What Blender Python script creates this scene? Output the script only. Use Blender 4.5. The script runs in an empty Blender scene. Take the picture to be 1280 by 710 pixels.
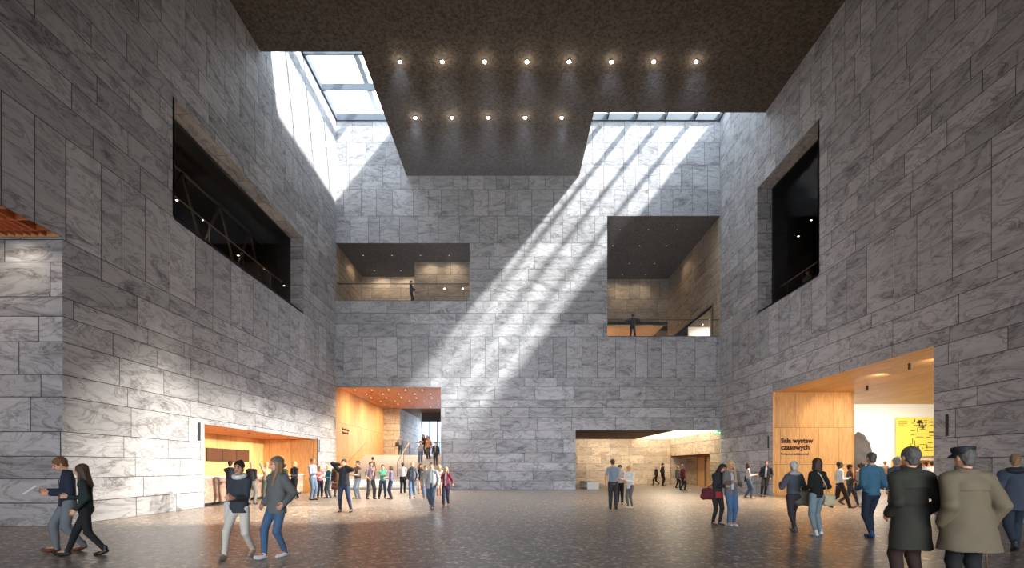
SKY=5.6; SUN=24.0; FRONT=60.0; FRONTLOW=1150.0; WASH=29000.0; HAZE=0.006; POOL=32000.0; DOWN=1750.0; EXPO=0.0
import bpy, bmesh, math, random
import numpy as np
from mathutils import Vector, Matrix

random.seed(7)
SC = bpy.context.scene
COL = SC.collection
EYE = 1.55
F = 640.0
D = 33.85            # distance of the rear wall of the atrium
P = D / F            # metres per picture unit on that wall
XL, XR = -220 * P, 260 * P
HZ = 583.0

def wx(px, Y): return (px - 640.0) * Y / F
def wz(py, Y): return EYE + (HZ - py) * Y / F
def bz(py): return EYE + (HZ - py) * P

# ------------------------------------------------------------ tagging
def tag(o, label=None, cat=None, group=None, kind=None):
    if label: o['label'] = label
    if cat: o['category'] = cat
    if group: o['group'] = group
    if kind: o['kind'] = kind
    return o

def struct(o, label=None):
    o['kind'] = 'structure'
    if label: o['label'] = label
    return o

def empty(name, loc=(0, 0, 0), rz=0.0):
    o = bpy.data.objects.new(name, None)
    o.empty_display_size = 0.2
    COL.objects.link(o)
    o.location = loc
    o.rotation_euler = (0, 0, rz)
    return o

def link(name, me, mats=None, parent=None):
    o = bpy.data.objects.new(name, me)
    COL.objects.link(o)
    if mats is not None:
        if not isinstance(mats, (list, tuple)): mats = [mats]
        for m in mats: me.materials.append(m)
    if parent is not None: o.parent = parent
    return o

# ------------------------------------------------------------ materials
def new_mat(name):
    m = bpy.data.materials.new(name)
    m.use_nodes = True
    nt = m.node_tree
    b = nt.nodes['Principled BSDF']
    return m, nt, b

def srgb(r, g, b):
    f = lambda c: (c / 255 / 12.92) if c / 255 <= 0.04045 else ((c / 255 + 0.055) / 1.055) ** 2.4
    return (f(r), f(g), f(b), 1)

_plain = {}
def plain(rgb, rough=0.8, metal=0.0, noise=0.0, scale=20.0, bump=0.0, spec=0.5):
    key = (tuple(rgb), rough, metal, noise, scale, bump)
    if key in _plain: return _plain[key]
    m, nt, b = new_mat('surface_%d_%d_%d' % tuple(int(c) for c in rgb))
    c = srgb(*rgb)
    b.inputs['Base Color'].default_value = c
    b.inputs['Roughness'].default_value = rough
    b.inputs['Metallic'].default_value = metal
    b.inputs['Specular IOR Level'].default_value = spec
    tc = nt.nodes.new('ShaderNodeTexCoord')
    nz = nt.nodes.new('ShaderNodeTexNoise')
    nz.inputs['Scale'].default_value = scale
    nz.inputs['Detail'].default_value = 4
    nt.links.new(tc.outputs['Object'], nz.inputs['Vector'])
    mx = nt.nodes.new('ShaderNodeMix'); mx.data_type = 'RGBA'
    lo = tuple(x * (1 - noise) for x in c[:3]) + (1,)
    hi = tuple(min(1, x * (1 + noise)) for x in c[:3]) + (1,)
    mx.inputs['A'].default_value = lo; mx.inputs['B'].default_value = hi
    nt.links.new(nz.outputs['Fac'], mx.inputs['Factor'])
    nt.links.new(mx.outputs['Result'], b.inputs['Base Color'])
    if bump:
        bp = nt.nodes.new('ShaderNodeBump'); bp.inputs['Strength'].default_value = bump
        bp.inputs['Distance'].default_value = 0.02
        nt.links.new(nz.outputs['Fac'], bp.inputs['Height'])
        nt.links.new(bp.outputs['Normal'], b.inputs['Normal'])
    _plain[key] = m
    return m

def emit(rgb, strength):
    m, nt, b = new_mat('glowing_lens')
    b.inputs['Base Color'].default_value = (0, 0, 0, 1)
    b.inputs['Emission Color'].default_value = tuple(rgb) + (1,)
    b.inputs['Emission Strength'].default_value = strength
    return m

def glass_mat(tint=(1, 1, 1), refl=0.03, name='clear_glass'):
    m = bpy.data.materials.new(name); m.use_nodes = True
    nt = m.node_tree; nt.nodes.clear()
    out = nt.nodes.new('ShaderNodeOutputMaterial')
    tr = nt.nodes.new('ShaderNodeBsdfTransparent'); tr.inputs['Color'].default_value = tuple(tint) + (1,)
    gl = nt.nodes.new('ShaderNodeBsdfGlossy'); gl.inputs['Roughness'].default_value = 0.02
    fr = nt.nodes.new('ShaderNodeLayerWeight'); fr.inputs['Blend'].default_value = 0.5
    pw = nt.nodes.new('ShaderNodeMath'); pw.operation = 'POWER'; pw.inputs[1].default_value = 5
    mt = nt.nodes.new('ShaderNodeMath'); mt.operation = 'MULTIPLY_ADD'; mt.inputs[1].default_value = 10 * refl; mt.inputs[2].default_value = refl; mt.use_clamp = True
    mx = nt.nodes.new('ShaderNodeMixShader')
    nt.links.new(fr.outputs['Facing'], pw.inputs[0]); nt.links.new(pw.outputs[0], mt.inputs[0]); nt.links.new(mt.outputs[0], mx.inputs[0])
    nt.links.new(tr.outputs[0], mx.inputs[1]); nt.links.new(gl.outputs[0], mx.inputs[2])
    nt.links.new(mx.outputs[0], out.inputs[0])
    return m

def stone_mat(name, base, vein, dark=0.0, warm=None):
    m, nt, b = new_mat(name)
    N = nt.nodes.new; L = nt.links.new
    uv = N('ShaderNodeUVMap'); uv.uv_map = 'UVMap'
    at = N('ShaderNodeAttribute'); at.attribute_name = 'tone'
    mp = N('ShaderNodeMapping'); mp.inputs['Rotation'].default_value = (0, 0, math.radians(-33))
    mp.inputs['Scale'].default_value = (0.5, 1.5, 1)
    L(uv.outputs[0], mp.inputs[0])
    n0 = N('ShaderNodeTexNoise'); n0.noise_dimensions = '2D'
    n0.inputs['Scale'].default_value = 1.5; n0.inputs['Detail'].default_value = 8; n0.inputs['Roughness'].default_value = 0.66
    n0.inputs['Distortion'].default_value = 0.7
    L(mp.outputs[0], n0.inputs['Vector'])
    r0 = N('ShaderNodeValToRGB')   # thin dark ridges
    e = r0.color_ramp.elements
    e[0].position = 0.455; e[0].color = (0, 0, 0, 1); e[1].position = 0.54; e[1].color = (0, 0, 0, 1)
    k = r0.color_ramp.elements.new(0.50); k.color = (1, 1, 1, 1)
    L(n0.outputs['Fac'], r0.inputs[0])
    n1 = N('ShaderNodeTexNoise'); n1.noise_dimensions = '2D'
    n1.inputs['Scale'].default_value = 1.0; n1.inputs['Detail'].default_value = 8; n1.inputs['Roughness'].default_value = 0.65
    n1.inputs['Distortion'].default_value = 1.0
    L(mp.outputs[0], n1.inputs['Vector'])
    r1 = N('ShaderNodeValToRGB')
    e = r1.color_ramp.elements
    e[0].position = 0.50; e[0].color = (0, 0, 0, 1); e[1].position = 0.68; e[1].color = (1, 1, 1, 1)
    L(n1.outputs['Fac'], r1.inputs[0])
    n2 = N('ShaderNodeTexNoise'); n2.noise_dimensions = '2D'
    n2.inputs['Scale'].default_value = 9; n2.inputs['Detail'].default_value = 5
    L(mp.outputs[0], n2.inputs['Vector'])
    # factor = clamp(0.75*ridge*patch' + 0.45*patch + fine)
    m1 = N('ShaderNodeMath'); m1.operation = 'MULTIPLY_ADD'; m1.inputs[1].default_value = 0.50; 
    L(r0.outputs[0], m1.inputs[0])
    m2 = N('ShaderNodeMath'); m2.operation = 'MULTIPLY'; m2.inputs[1].default_value = 0.42
    L(r1.outputs[0], m2.inputs[0]); L(m2.outputs[0], m1.inputs[2])
    m3 = N('ShaderNodeMath'); m3.operation = 'MULTIPLY_ADD'; m3.inputs[1].default_value = 0.30; m3.use_clamp = True
    L(n2.outputs['Fac'], m3.inputs[0]); L(m1.outputs[0], m3.inputs[2])
    mx = N('ShaderNodeMix'); mx.data_type = 'RGBA'
    mx.inputs['A'].default_value = srgb(*base); mx.inputs['B'].default_value = srgb(*vein)
    L(m3.outputs[0], mx.inputs['Factor'])
    # slab-to-slab tone
    mr = N('ShaderNodeMapRange'); mr.inputs['To Min'].default_value = 0.80; mr.inputs['To Max'].default_value = 1.12
    L(at.outputs['Fac'], mr.inputs['Value'])
    vm = N('ShaderNodeVectorMath'); vm.operation = 'SCALE'
    L(mx.outputs['Result'], vm.inputs[0]); L(mr.outputs[0], vm.inputs['Scale'])
    L(vm.outputs[0], b.inputs['Base Color'])
    b.inputs['Roughness'].default_value = 0.62
    b.inputs['Specular IOR Level'].default_value = 0.3
    return m

M = {}
M['stone'] = stone_mat('grey_marble', (200, 200, 203), (112, 109, 113))
M['stone_warm'] = stone_mat('beige_marble', (212, 196, 172), (150, 122, 98))
M['stone_rosy'] = stone_mat('rosy_marble', (190, 158, 140), (132, 98, 82))
M['joint'] = plain((72, 72, 76), 0.9)
M['white'] = plain((232, 228, 220), 0.6, noise=0.03)
M['conc'] = plain((98, 90, 82), 0.85, noise=0.30, scale=2.2, bump=0.3)
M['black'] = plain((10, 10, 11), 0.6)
M['steel'] = plain((70, 74, 80), 0.4, metal=0.6)
M['frame'] = plain((84, 92, 102), .6)
M['slot'] = plain((38, 42, 48), 0.5)
M['glass'] = glass_mat()
M['skyglass'] = glass_mat(tint=(0.97, 0.99, 1.0), refl=0.04, name='skylight_glass')
M['smoked'] = glass_mat(tint=(0.80, 0.78, 0.78), refl=0.015, name='smoked_glass')

def concrete():
    m, nt, b = new_mat('dark_board_concrete')
    N = nt.nodes.new; L = nt.links.new
    tc = N('ShaderNodeTexCoord')
    n1 = N('ShaderNodeTexNoise'); n1.inputs['Scale'].default_value = 7; n1.inputs['Detail'].default_value = 8; n1.inputs['Roughness'].default_value = 0.7
    n2 = N('ShaderNodeTexNoise'); n2.inputs['Scale'].default_value = 0.5; n2.inputs['Detail'].default_value = 4
    L(tc.outputs['Object'], n1.inputs['Vector']); L(tc.outputs['Object'], n2.inputs['Vector'])
    r = N('ShaderNodeValToRGB'); e = r.color_ramp.elements
    e[0].position = 0.36; e[0].color = srgb(54, 48, 42); e[1].position = 0.60; e[1].color = srgb(108, 97, 86)
    L(n1.outputs['Fac'], r.inputs[0])
    mr = N('ShaderNodeMapRange'); mr.inputs['To Min'].default_value = 0.75; mr.inputs['To Max'].default_value = 1.2
    L(n2.outputs['Fac'], mr.inputs['Value'])
    vm = N('ShaderNodeVectorMath'); vm.operation = 'SCALE'
    L(r.outputs[0], vm.inputs[0]); L(mr.outputs[0], vm.inputs['Scale'])
    L(vm.outputs[0], b.inputs['Base Color'])
    bp = N('ShaderNodeBump'); bp.inputs['Strength'].default_value = 0.4; bp.inputs['Distance'].default_value = 0.03
    L(n1.outputs['Fac'], bp.inputs['Height']); L(bp.outputs[0], b.inputs['Normal'])
    b.inputs['Roughness'].default_value = 0.85
    return m
M['conc'] = concrete()

def terrazzo():
    m, nt, b = new_mat('dark_terrazzo')
    N = nt.nodes.new; L = nt.links.new
    tc = N('ShaderNodeTexCoord')
    v = N('ShaderNodeTexVoronoi'); v.inputs['Scale'].default_value = 16
    L(tc.outputs['Object'], v.inputs['Vector'])
    sp = N('ShaderNodeSeparateColor'); L(v.outputs['Color'], sp.inputs[0])
    r = N('ShaderNodeValToRGB'); e = r.color_ramp.elements
    e[0].position = 0.0; e[0].color = srgb(80, 69, 60); e[1].position = 1.0; e[1].color = srgb(226, 210, 190)
    for p_, c_ in ((0.5, (112, 98, 85)), (0.8, (142, 126, 110)), (0.93, (186, 170, 154))):
        k = r.color_ramp.elements.new(p_); k.color = srgb(*c_)
    L(sp.outputs[0], r.inputs[0])
    n2 = N('ShaderNodeTexNoise'); n2.inputs['Scale'].default_value = 60; n2.inputs['Detail'].default_value = 4
    L(tc.outputs['Object'], n2.inputs['Vector'])
    n3 = N('ShaderNodeTexNoise'); n3.inputs['Scale'].default_value = 0.4; n3.inputs['Detail'].default_value = 3
    L(tc.outputs['Object'], n3.inputs['Vector'])
    mr = N('ShaderNodeMapRange'); mr.inputs['To Min'].default_value = 0.8; mr.inputs['To Max'].default_value = 1.2
    L(n3.outputs['Fac'], mr.inputs['Value'])
    vm = N('ShaderNodeVectorMath'); vm.operation = 'SCALE'
    L(r.outputs[0], vm.inputs[0]); L(mr.outputs[0], vm.inputs['Scale']); L(vm.outputs[0], b.inputs['Base Color'])
    mr2 = N('ShaderNodeMapRange'); mr2.inputs['To Min'].default_value = 0.22; mr2.inputs['To Max'].default_value = 0.36
    L(n2.outputs['Fac'], mr2.inputs['Value']); L(mr2.outputs[0], b.inputs['Roughness'])
    bp = N('ShaderNodeBump'); bp.inputs['Strength'].default_value = 0.12; bp.inputs['Distance'].default_value = 0.02
    n4 = N('ShaderNodeTexNoise'); n4.inputs['Scale'].default_value = 5; n4.inputs['Detail'].default_value = 6
    L(tc.outputs['Object'], n4.inputs['Vector'])
    L(n4.outputs['Fac'], bp.inputs['Height']); L(bp.outputs[0], b.inputs['Normal'])
    b.inputs['Specular IOR Level'].default_value = 0.6
    return m
M['floor'] = terrazzo()

def wood(name, c0, c1, rough=0.45, scale=1.0):
    m, nt, b = new_mat(name)
    N = nt.nodes.new; L = nt.links.new
    uv = N('ShaderNodeUVMap'); uv.uv_map = 'UVMap'
    mp = N('ShaderNodeMapping'); mp.inputs['Scale'].default_value = (6 * scale, 0.9 * scale, 1)
    L(uv.outputs[0], mp.inputs[0])
    n = N('ShaderNodeTexNoise'); n.noise_dimensions = '2D'; n.inputs['Scale'].default_value = 1.6; n.inputs['Detail'].default_value = 7
    n.inputs['Distortion'].default_value = 0.6
    L(mp.outputs[0], n.inputs['Vector'])
    r = N('ShaderNodeValToRGB'); e = r.color_ramp.elements
    e[0].position = 0.3; e[0].color = srgb(*c0); e[1].position = 0.7; e[1].color = srgb(*c1)
    L(n.outputs['Fac'], r.inputs[0])
    at = N('ShaderNodeAttribute'); at.attribute_name = 'tone'
    mr = N('ShaderNodeMapRange'); mr.inputs['To Min'].default_value = 0.9; mr.inputs['To Max'].default_value = 1.08
    L(at.outputs['Fac'], mr.inputs['Value'])
    vm = N('ShaderNodeVectorMath'); vm.operation = 'SCALE'
    L(r.outputs[0], vm.inputs[0]); L(mr.outputs[0], vm.inputs['Scale']); L(vm.outputs[0], b.inputs['Base Color'])
    b.inputs['Roughness'].default_value = rough
    return m
M['wood'] = wood('honey_wood_veneer', (206, 156, 100), (230, 182, 124))
M['copper'] = wood('copper_toned_wood', (204, 128, 82), (228, 152, 102), 0.5)
M['wood_joint'] = plain((110, 70, 42), 0.9)
M['dark_soffit'] = plain((92, 72, 56), 0.8, noise=0.1)
M['grille'] = plain((176, 98, 58), 0.45, metal=0.3)

# ------------------------------------------------------------ panelled surfaces
COURSE_Y = [613, 601, 589, 578, 566, 549, 538, 522, 509.5, 500, 483, 472, 421, 405, 391.5, 376, 364, 351, 336, 321, 304, 270, 237, 206, 178, 146]
COURSES = []
for a_, b_ in zip(COURSE_Y[:-1], COURSE_Y[1:]):
    z0, z1 = max(0.0, bz(a_)), bz(b_)
    vert = (a_ == 472) or a_ <= 304
    COURSES.append((z0, z1, (0.75, 1.45) if vert else (1.7, 3.1)))
COURSES[0] = (0.0, COURSES[0][1], COURSES[0][2])

def clip(rect, holes):
    rs = [rect]
    for (hu0, hu1, hv0, hv1) in holes:
        out = []
        for (u0, u1, v0, v1) in rs:
            if hu0 >= u1 or hu1 <= u0 or hv0 >= v1 or hv1 <= v0:
                out.append((u0, u1, v0, v1)); continue
            if hv0 > v0: out.append((u0, u1, v0, hv0))
            if hv1 < v1: out.append((u0, u1, hv1, v1))
            a, b = max(v0, hv0), min(v1, hv1)
            if hu0 > u0: out.append((u0, hu0, a, b))
            if hu1 < u1: out.append((hu1, u1, a, b))
        rs = out
    return [r for r in rs if r[1] - r[0] > 1e-4 and r[3] - r[2] > 1e-4]

def panels(name, origin, U, V, u0, u1, v0, v1, mat, courses=None, holes=(), gap=0.022, joint=None, seed=0, parent=None, n=None, ext=0.05):
    """slab cladding on the plane origin + u*U + v*V; the joints are real grooves over a backing sheet"""
    rnd = random.Random(seed * 131 + 5)
    O = Vector(origin); U = Vector(U); V = Vector(V)
    Nn = Vector(n) if n else U.cross(V)
    Nn.normalize()
    verts, faces, uvs, tone, mi = [], [], [], [], []
    def quad(r, off, to, k, duv):
        i = len(verts)
        for (u, v) in ((r[0], r[2]), (r[1], r[2]), (r[1], r[3]), (r[0], r[3])):
            verts.append(tuple(O + U * u + V * v - Nn * off)); uvs.append((u + duv[0], v + duv[1]))
        faces.append((i, i + 1, i + 2, i + 3)); tone.append(to); mi.append(k)
    if courses is None: courses = COURSES
    for (c0, c1, (wa, wb)) in courses:
        a, b = max(c0, v0), min(c1, v1)
        if b - a < 0.01: continue
        u = u0 - rnd.random() * wa
        while u < u1:
            w = rnd.uniform(wa, wb)
            to = rnd.random(); duv = (rnd.uniform(0, 90), rnd.uniform(0, 90))
            x0, x1 = max(u, u0), min(u + w, u1)
            if x1 - x0 > 0.03:
                g = gap / 2
                r = (x0 + (g if x0 > u0 else 0), x1 - (g if x1 < u1 else 0), a + g, b - g)
                for q in clip(r, holes): quad(q, 0, to, 0, duv)
            u += w
    for q in clip((u0 - ext, u1 + ext, v0 - ext, v1 + ext), holes): quad(q, 0.02, 0.5, 1, (0, 0))
    me = bpy.data.meshes.new(name)
    me.from_pydata(verts, [], faces)
    uvl = me.uv_layers.new(name='UVMap')
    uvl.data.foreach_set('uv', np.array(uvs, dtype=np.float32).ravel())
    at = me.attributes.new('tone', 'FLOAT', 'FACE'); at.data.foreach_set('value', tone)
    o = link(name, me, [mat, joint or M['joint']], parent)
    me.polygons.foreach_set('material_index', mi)
    return o

def boxes(name, bs, mat, parent=None, bevel=0.0):
    bm = bmesh.new()
    for (x0, x1, y0, y1, z0, z1) in bs:
        vs = [bm.verts.new(c) for c in ((x0, y0, z0), (x1, y0, z0), (x1, y1, z0), (x0, y1, z0), (x0, y0, z1), (x1, y0, z1), (x1, y1, z1), (x0, y1, z1))]
        for f in ((0, 3, 2, 1), (4, 5, 6, 7), (0, 1, 5, 4), (1, 2, 6, 5), (2, 3, 7, 6), (3, 0, 4, 7)):
            bm.faces.new([vs[i] for i in f])
    if bevel:
        bmesh.ops.bevel(bm, geom=list(bm.edges), offset=bevel, segments=2, affect='EDGES')
    me = bpy.data.meshes.new(name); 
    uvl = bm.loops.layers.uv.new('UVMap')
    for f in bm.faces:
        n = f.normal if f.normal.length else Vector((0, 0, 1))
        f.normal_update(); n = f.normal
        for l in f.loops:
            c = l.vert.co
            l[uvl].uv = (c.y, c.z) if abs(n.x) > 0.7 else ((c.x, c.z) if abs(n.y) > 0.7 else (c.x, c.y))
    bm.to_mesh(me); bm.free()
    return link(name, me, mat, parent)

def prism(name, poly, z0, z1, mat, parent=None):
    bm = bmesh.new()
    lo = [bm.verts.new((x, y, z0)) for x, y in poly]; hi = [bm.verts.new((x, y, z1)) for x, y in poly]
    bm.faces.new(list(reversed(lo))); bm.faces.new(hi)
    k = len(poly)
    for i in range(k): bm.faces.new((lo[i], lo[(i + 1) % k], hi[(i + 1) % k], hi[i]))
    bmesh.ops.recalc_face_normals(bm, faces=bm.faces)
    me = bpy.data.meshes.new(name); bm.to_mesh(me); bm.free()
    return link(name, me, mat, parent)

def tube(name, pts, r, mat, parent=None, seg=8):
    bm = bmesh.new(); rings = []
    pts = [Vector(p) for p in pts]
    for i, p in enumerate(pts):
        t = (pts[min(i + 1, len(pts) - 1)] - pts[max(i - 1, 0)]).normalized()
        a = t.cross(Vector((0, 0, 1)))
        if a.length < 1e-3: a = t.cross(Vector((1, 0, 0)))
        a.normalize(); b = t.cross(a)
        rings.append([bm.verts.new(p + (a * math.cos(2 * math.pi * k / seg) + b * math.sin(2 * math.pi * k / seg)) * r) for k in range(seg)])
    for A, B in zip(rings[:-1], rings[1:]):
        for k in range(seg): bm.faces.new((A[k], A[(k + 1) % seg], B[(k + 1) % seg], B[k]))
    bm.faces.new(rings[0]); bm.faces.new(list(reversed(rings[-1])))
    bmesh.ops.recalc_face_normals(bm, faces=bm.faces)
    me = bpy.data.meshes.new(name); bm.to_mesh(me); bm.free()
    for f in me.polygons: f.use_smooth = True
    return link(name, me, mat, parent)

XAX, YAX, ZAX = (1, 0, 0), (0, 1, 0), (0, 0, 1)
TOP = bz(150)
REAR = -9.0
CEIL = bz(219.7)

# ------------------------------------------------------------ atrium shell
LBX = (XL, wx(587, D)); LBZ = (bz(376), bz(304))       # upper left balcony
RBX = (wx(759, D), XR); RBZ = (bz(420.5), bz(270))     # upper right balcony
STX = (XL, wx(551, D)); STZ = bz(484)                  # stair hall opening
HAX = (wx(719.5, D), XR); HAZ = bz(538)                # lower right hall opening
back = panels('wall_back', (0, D, 0), XAX, ZAX, XL, XR, 0, TOP + 0.1, M['stone'],
              holes=[(LBX[0] - 1, LBX[1], LBZ[0], LBZ[1]), (RBX[0], RBX[1] + 1, RBZ[0], RBZ[1]),
                     (STX[0] - 1, STX[1], -1, STZ), (HAX[0], HAX[1] + 1, -1, HAZ)], ext=0, seed=1)
struct(back, 'grey veined marble rear wall of the atrium with two balconies')

PY = 13.25                       # near end of the left wall, front face of the pier
PZ = wz(296, PY)                 # soffit height of the side opening
LWY = (D * 220 / 422.0, D * 220 / 260.5); LWZ = (wz(390.5, LWY[1]), wz(298.2, LWY[1]))   # left gallery window
REY = (D * 220 / 384.5, D * 220 / 244.0); REZ = wz(530, REY[0])                         # reception niche
left = panels('wall_left', (XL, 0, 0), YAX, ZAX, REAR, D, 0, TOP + 0.1, M['stone'],
              holes=[(3.0, PY, -1, PZ), (LWY[0], LWY[1], LWZ[0], LWZ[1]), (REY[0], REY[1], -1, REZ)], ext=0, seed=2, n=(1, 0, 0))
struct(left, 'grey marble left wall with a long gallery window')

RWY = (D * 260 / 382.7, D * 260 / 306.6); RWZ = (wz(390.5, RWY[1]), wz(235.7, RWY[1]))
EXY = (D * 260 / 527.0, D * 260 / 326.0); EXZ = wz(490, EXY[1])
right = panels('wall_right', (XR, 0, 0), YAX, ZAX, REAR, D, 0, TOP + 0.1, M['stone'],
               holes=[(RWY[0], RWY[1], RWZ[0], RWZ[1]), (EXY[0], EXY[1], -1, EXZ)], ext=0, seed=3, n=(-1, 0, 0))
struct(right, 'grey marble right wall with a gallery window and exhibition doorway')
rear = panels('wall_rear', (0, REAR, 0), XAX, ZAX, XL, XR, 0, TOP, M['stone'], ext=0, seed=4, n=(0, 1, 0))
struct(rear, 'marble wall behind the viewer')

SKL = (XL, wx(508, D), D * 363 / 518.0)     # left skylight: x0, x1, y0
SKR = (wx(724, D), XR, D * 363 / 442.0)
ceil = prism('ceiling', [(XL - .3, REAR), (XR + .3, REAR), (XR + .3, SKR[2]), (SKR[0], SKR[2]), (SKR[0], D + .3), (SKL[1], D + .3), (SKL[1], SKL[2]), (XL - .3, SKL[2])],
             CEIL, TOP - 0.4, M['conc'])
struct(ceil, 'dark brown concrete ceiling slab with stepped edge')
fl = boxes('floor', [(-32, 46, REAR - 1, 64, -0.3, 0)], M['floor'])
struct(fl, 'dark speckled terrazzo floor')

# roof and outer envelope (keeps daylight out except at the skylights)
roof = boxes('roof', [(-32, 46, REAR - 1, SKL[2], TOP, TOP + .5), (SKL[1], 46, SKL[2], SKR[2], TOP, TOP + .5), (SKL[1], SKR[0], SKR[2], D, TOP, TOP + .5),
                      (-32, SKL[0], SKL[2], D, TOP, TOP + .5), (SKR[1], 46, SKR[2], D, TOP, TOP + .5), (-32, 46, D, 64, TOP, TOP + .5)], M['white'])
struct(roof)
for nm, b in (('wall_outer_left', (-32.3, -32, REAR - 1, 64, 0, TOP)), ('wall_outer_right', (46, 46.3, REAR - 1, 64, 0, TOP)),
              ('wall_outer_front', (-32, 46, REAR - 1.3, REAR - 1, 0, TOP)), ('wall_outer_back', (-32, 46, 64, 64.3, 0, TOP + .5))):
    struct(boxes(nm, [b], M['conc']))

# skylights
def skylight(name, x0, x1, y0, bars_x, bars_y, label, upper=()):
    e = empty(name, (x0, y0, TOP)); struct(e, label)
    def loc(b): return (b[0] - x0, b[1] - x0, b[2] - y0, b[3] - y0, b[4] - TOP, b[5] - TOP)
    t = 0.10
    fr = [(x0, x1, D - t, D, TOP - .06, TOP + .35), (x0, x1, y0, y0 + t, TOP, TOP + .35), (x0, x0 + t, y0, D, TOP, TOP + .35), (x1 - t, x1, y0, D, TOP, TOP + .35)]
    o = boxes('window_frame', [loc(b) for b in fr], M['frame'], e)
    for X in bars_x: boxes('mullion', [loc((X - .045, X + .045, y0, D, TOP + .0, TOP + .42))], M['steel'] if not upper else M['frame'], e)
    for Y in bars_y: boxes('transom', [loc((x0, x1, Y - .06, Y + .06, TOP - .0, TOP + .38))], M['frame'], e)
    for b in upper: boxes('sunshade_bar', [loc(b)], M['frame'], e)
    boxes('window_glass', [loc((x0, x1, y0, D, TOP + .36, TOP + .38))], M['skyglass'], e)
    return e
skylight('window_1', SKL[0], SKL[1], SKL[2], [], [D * .921, D * .841, D * .762], 'left skylight with pale metal grid',
         upper=[(-176 * P - .15, -176 * P + .15, SKL[2], D + 2, TOP + 1.6, TOP + 2.0)])
skylight('window_2', SKR[0], SKR[1], SKR[2], [wx(p, D) for p in (759, 795, 831, 868)], [], 'right skylight with slender mullions casting stripes')

# ------------------------------------------------------------ small downlights
M['lens'] = emit((1.0, 0.86, 0.66), 22)
M['lens_cool'] = emit((0.95, 0.95, 1.0), 3)
M['lens_big'] = emit((1.0, 0.90, 0.74), 60)
def disc_mesh(r, drop=0.02, lens=M['lens']):
    bm = bmesh.new(); n = 14
    prof = [(r * 1.35, 0.0), (r * 1.35, -0.012), (r, -drop), (r * 0.95, -drop * 0.6), (0.0, -drop * 0.6)]
    rings = []
    for (rr, z) in prof[:-1]:
        rings.append([bm.verts.new((rr * math.cos(2 * math.pi * k / n), rr * math.sin(2 * math.pi * k / n), z)) for k in range(n)])
    for j, (A, B) in enumerate(zip(rings[:-1], rings[1:])):
        for k in range(n): bm.faces.new((A[k], B[k], B[(k + 1) % n], A[(k + 1) % n]))
    c = bm.faces.new(list(reversed(rings[-1]))); c.material_index = 1
    me = bpy.data.meshes.new('downlight'); bm.to_mesh(me); bm.free()
    me.materials.append(M['steel']); me.materials.append(lens)
    return me
SMALL = disc_mesh(0.055)
SMALLC = disc_mesh(0.045, lens=M['lens_cool'])
ORD = ['first', 'second', 'third', 'fourth', 'fifth', 'sixth', 'seventh', 'eighth', 'ninth', 'tenth', 'eleventh', 'twelfth']
ROWN = ['front row', 'second row', 'third row', 'fourth row', 'fifth row', 'sixth row']
def downlight_grid(rows, z, where, group, mesh=SMALL):
    for ri, (Y, xs) in enumerate(rows):
        for k, X in enumerate(xs):
            o = bpy.data.objects.new('downlight', mesh); COL.objects.link(o); o.location = (X, Y, z)
            tag(o, '%s downlight from the left, %s, %s' % (ORD[k], ROWN[ri], where), 'ceiling light', group)

def spot(loc, target, power, angle, color=(1, .82, .6), blend=0.6, radius=0.08):
    l = bpy.data.lights.new('spot_lamp', 'SPOT'); l.energy = power; l.spot_size = math.radians(angle); l.spot_blend = blend
    l.color = color; l.shadow_soft_size = radius
    o = bpy.data.objects.new('spot_lamp', l); COL.objects.link(o); o.location = loc
    o.rotation_euler = (Vector(target) - Vector(loc)).to_track_quat('-Z', 'Y').to_euler()
    return o
def area(loc, target, sx, sy, power, color=(1, 1, 1), spread=180, portal=False):
    l = bpy.data.lights.new('area_lamp', 'AREA'); l.shape = 'RECTANGLE'; l.size = sx; l.size_y = sy; l.energy = power; l.color = color
    l.spread = math.radians(spread)
    if portal: l.cycles.is_portal = True
    o = bpy.data.objects.new('area_lamp', l); COL.objects.link(o); o.location = loc
    o.rotation_euler = (Vector(target) - Vector(loc)).to_track_quat('-Z', 'Y').to_euler()
    return o

# large ceiling downlights: eight nearer the viewer and five behind them
for nrow, (py, pxs) in enumerate(((76, [500 + 52.85 * i for i in range(8)]), (146, [519 + 45.75 * i for i in range(5)]))):
    Y = (CEIL - EYE) * F / (HZ - py)
    for i, px in enumerate(pxs):
        e = empty('ceiling_downlight', (wx(px, Y), Y, CEIL))
        tag(e, '%s bright downlight from the left in the %s row of the concrete ceiling' % (ORD[i], 'nearer eight-lamp' if nrow == 0 else 'farther five-lamp'),
            'ceiling light', 'bright round downlights in the concrete ceiling')
        bm = bmesh.new(); bmesh.ops.create_cone(bm, cap_ends=True, segments=20, radius1=0.10, radius2=0.13, depth=0.05)
        me = bpy.data.meshes.new('trim_ring'); bm.to_mesh(me); bm.free()
        r_ = link('trim_ring', me, M['steel'], e); r_.location = (0, 0, -0.025)
        bm = bmesh.new(); bmesh.ops.create_uvsphere(bm, u_segments=16, v_segments=8, radius=0.085)
        me = bpy.data.meshes.new('lens'); bm.to_mesh(me); bm.free()
        r_ = link('lens', me, M['lens_big'], e); r_.location = (0, 0, -0.05); r_.scale = (1, 1, .55)
        l = bpy.data.lights.new('downlight_lamp', 'POINT'); l.energy = 9; l.color = (1, .86, .68); l.shadow_soft_size = 0.09
        lo = bpy.data.objects.new('downlight_lamp', l); COL.objects.link(lo); lo.location = (wx(px, Y), Y, CEIL - 0.28)
        spot((wx(px, Y), Y, CEIL - .12), (wx(px, Y) * .9, Y, 0), DOWN, 80, (.80, .88, 1), 1.0, .1)

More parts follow.
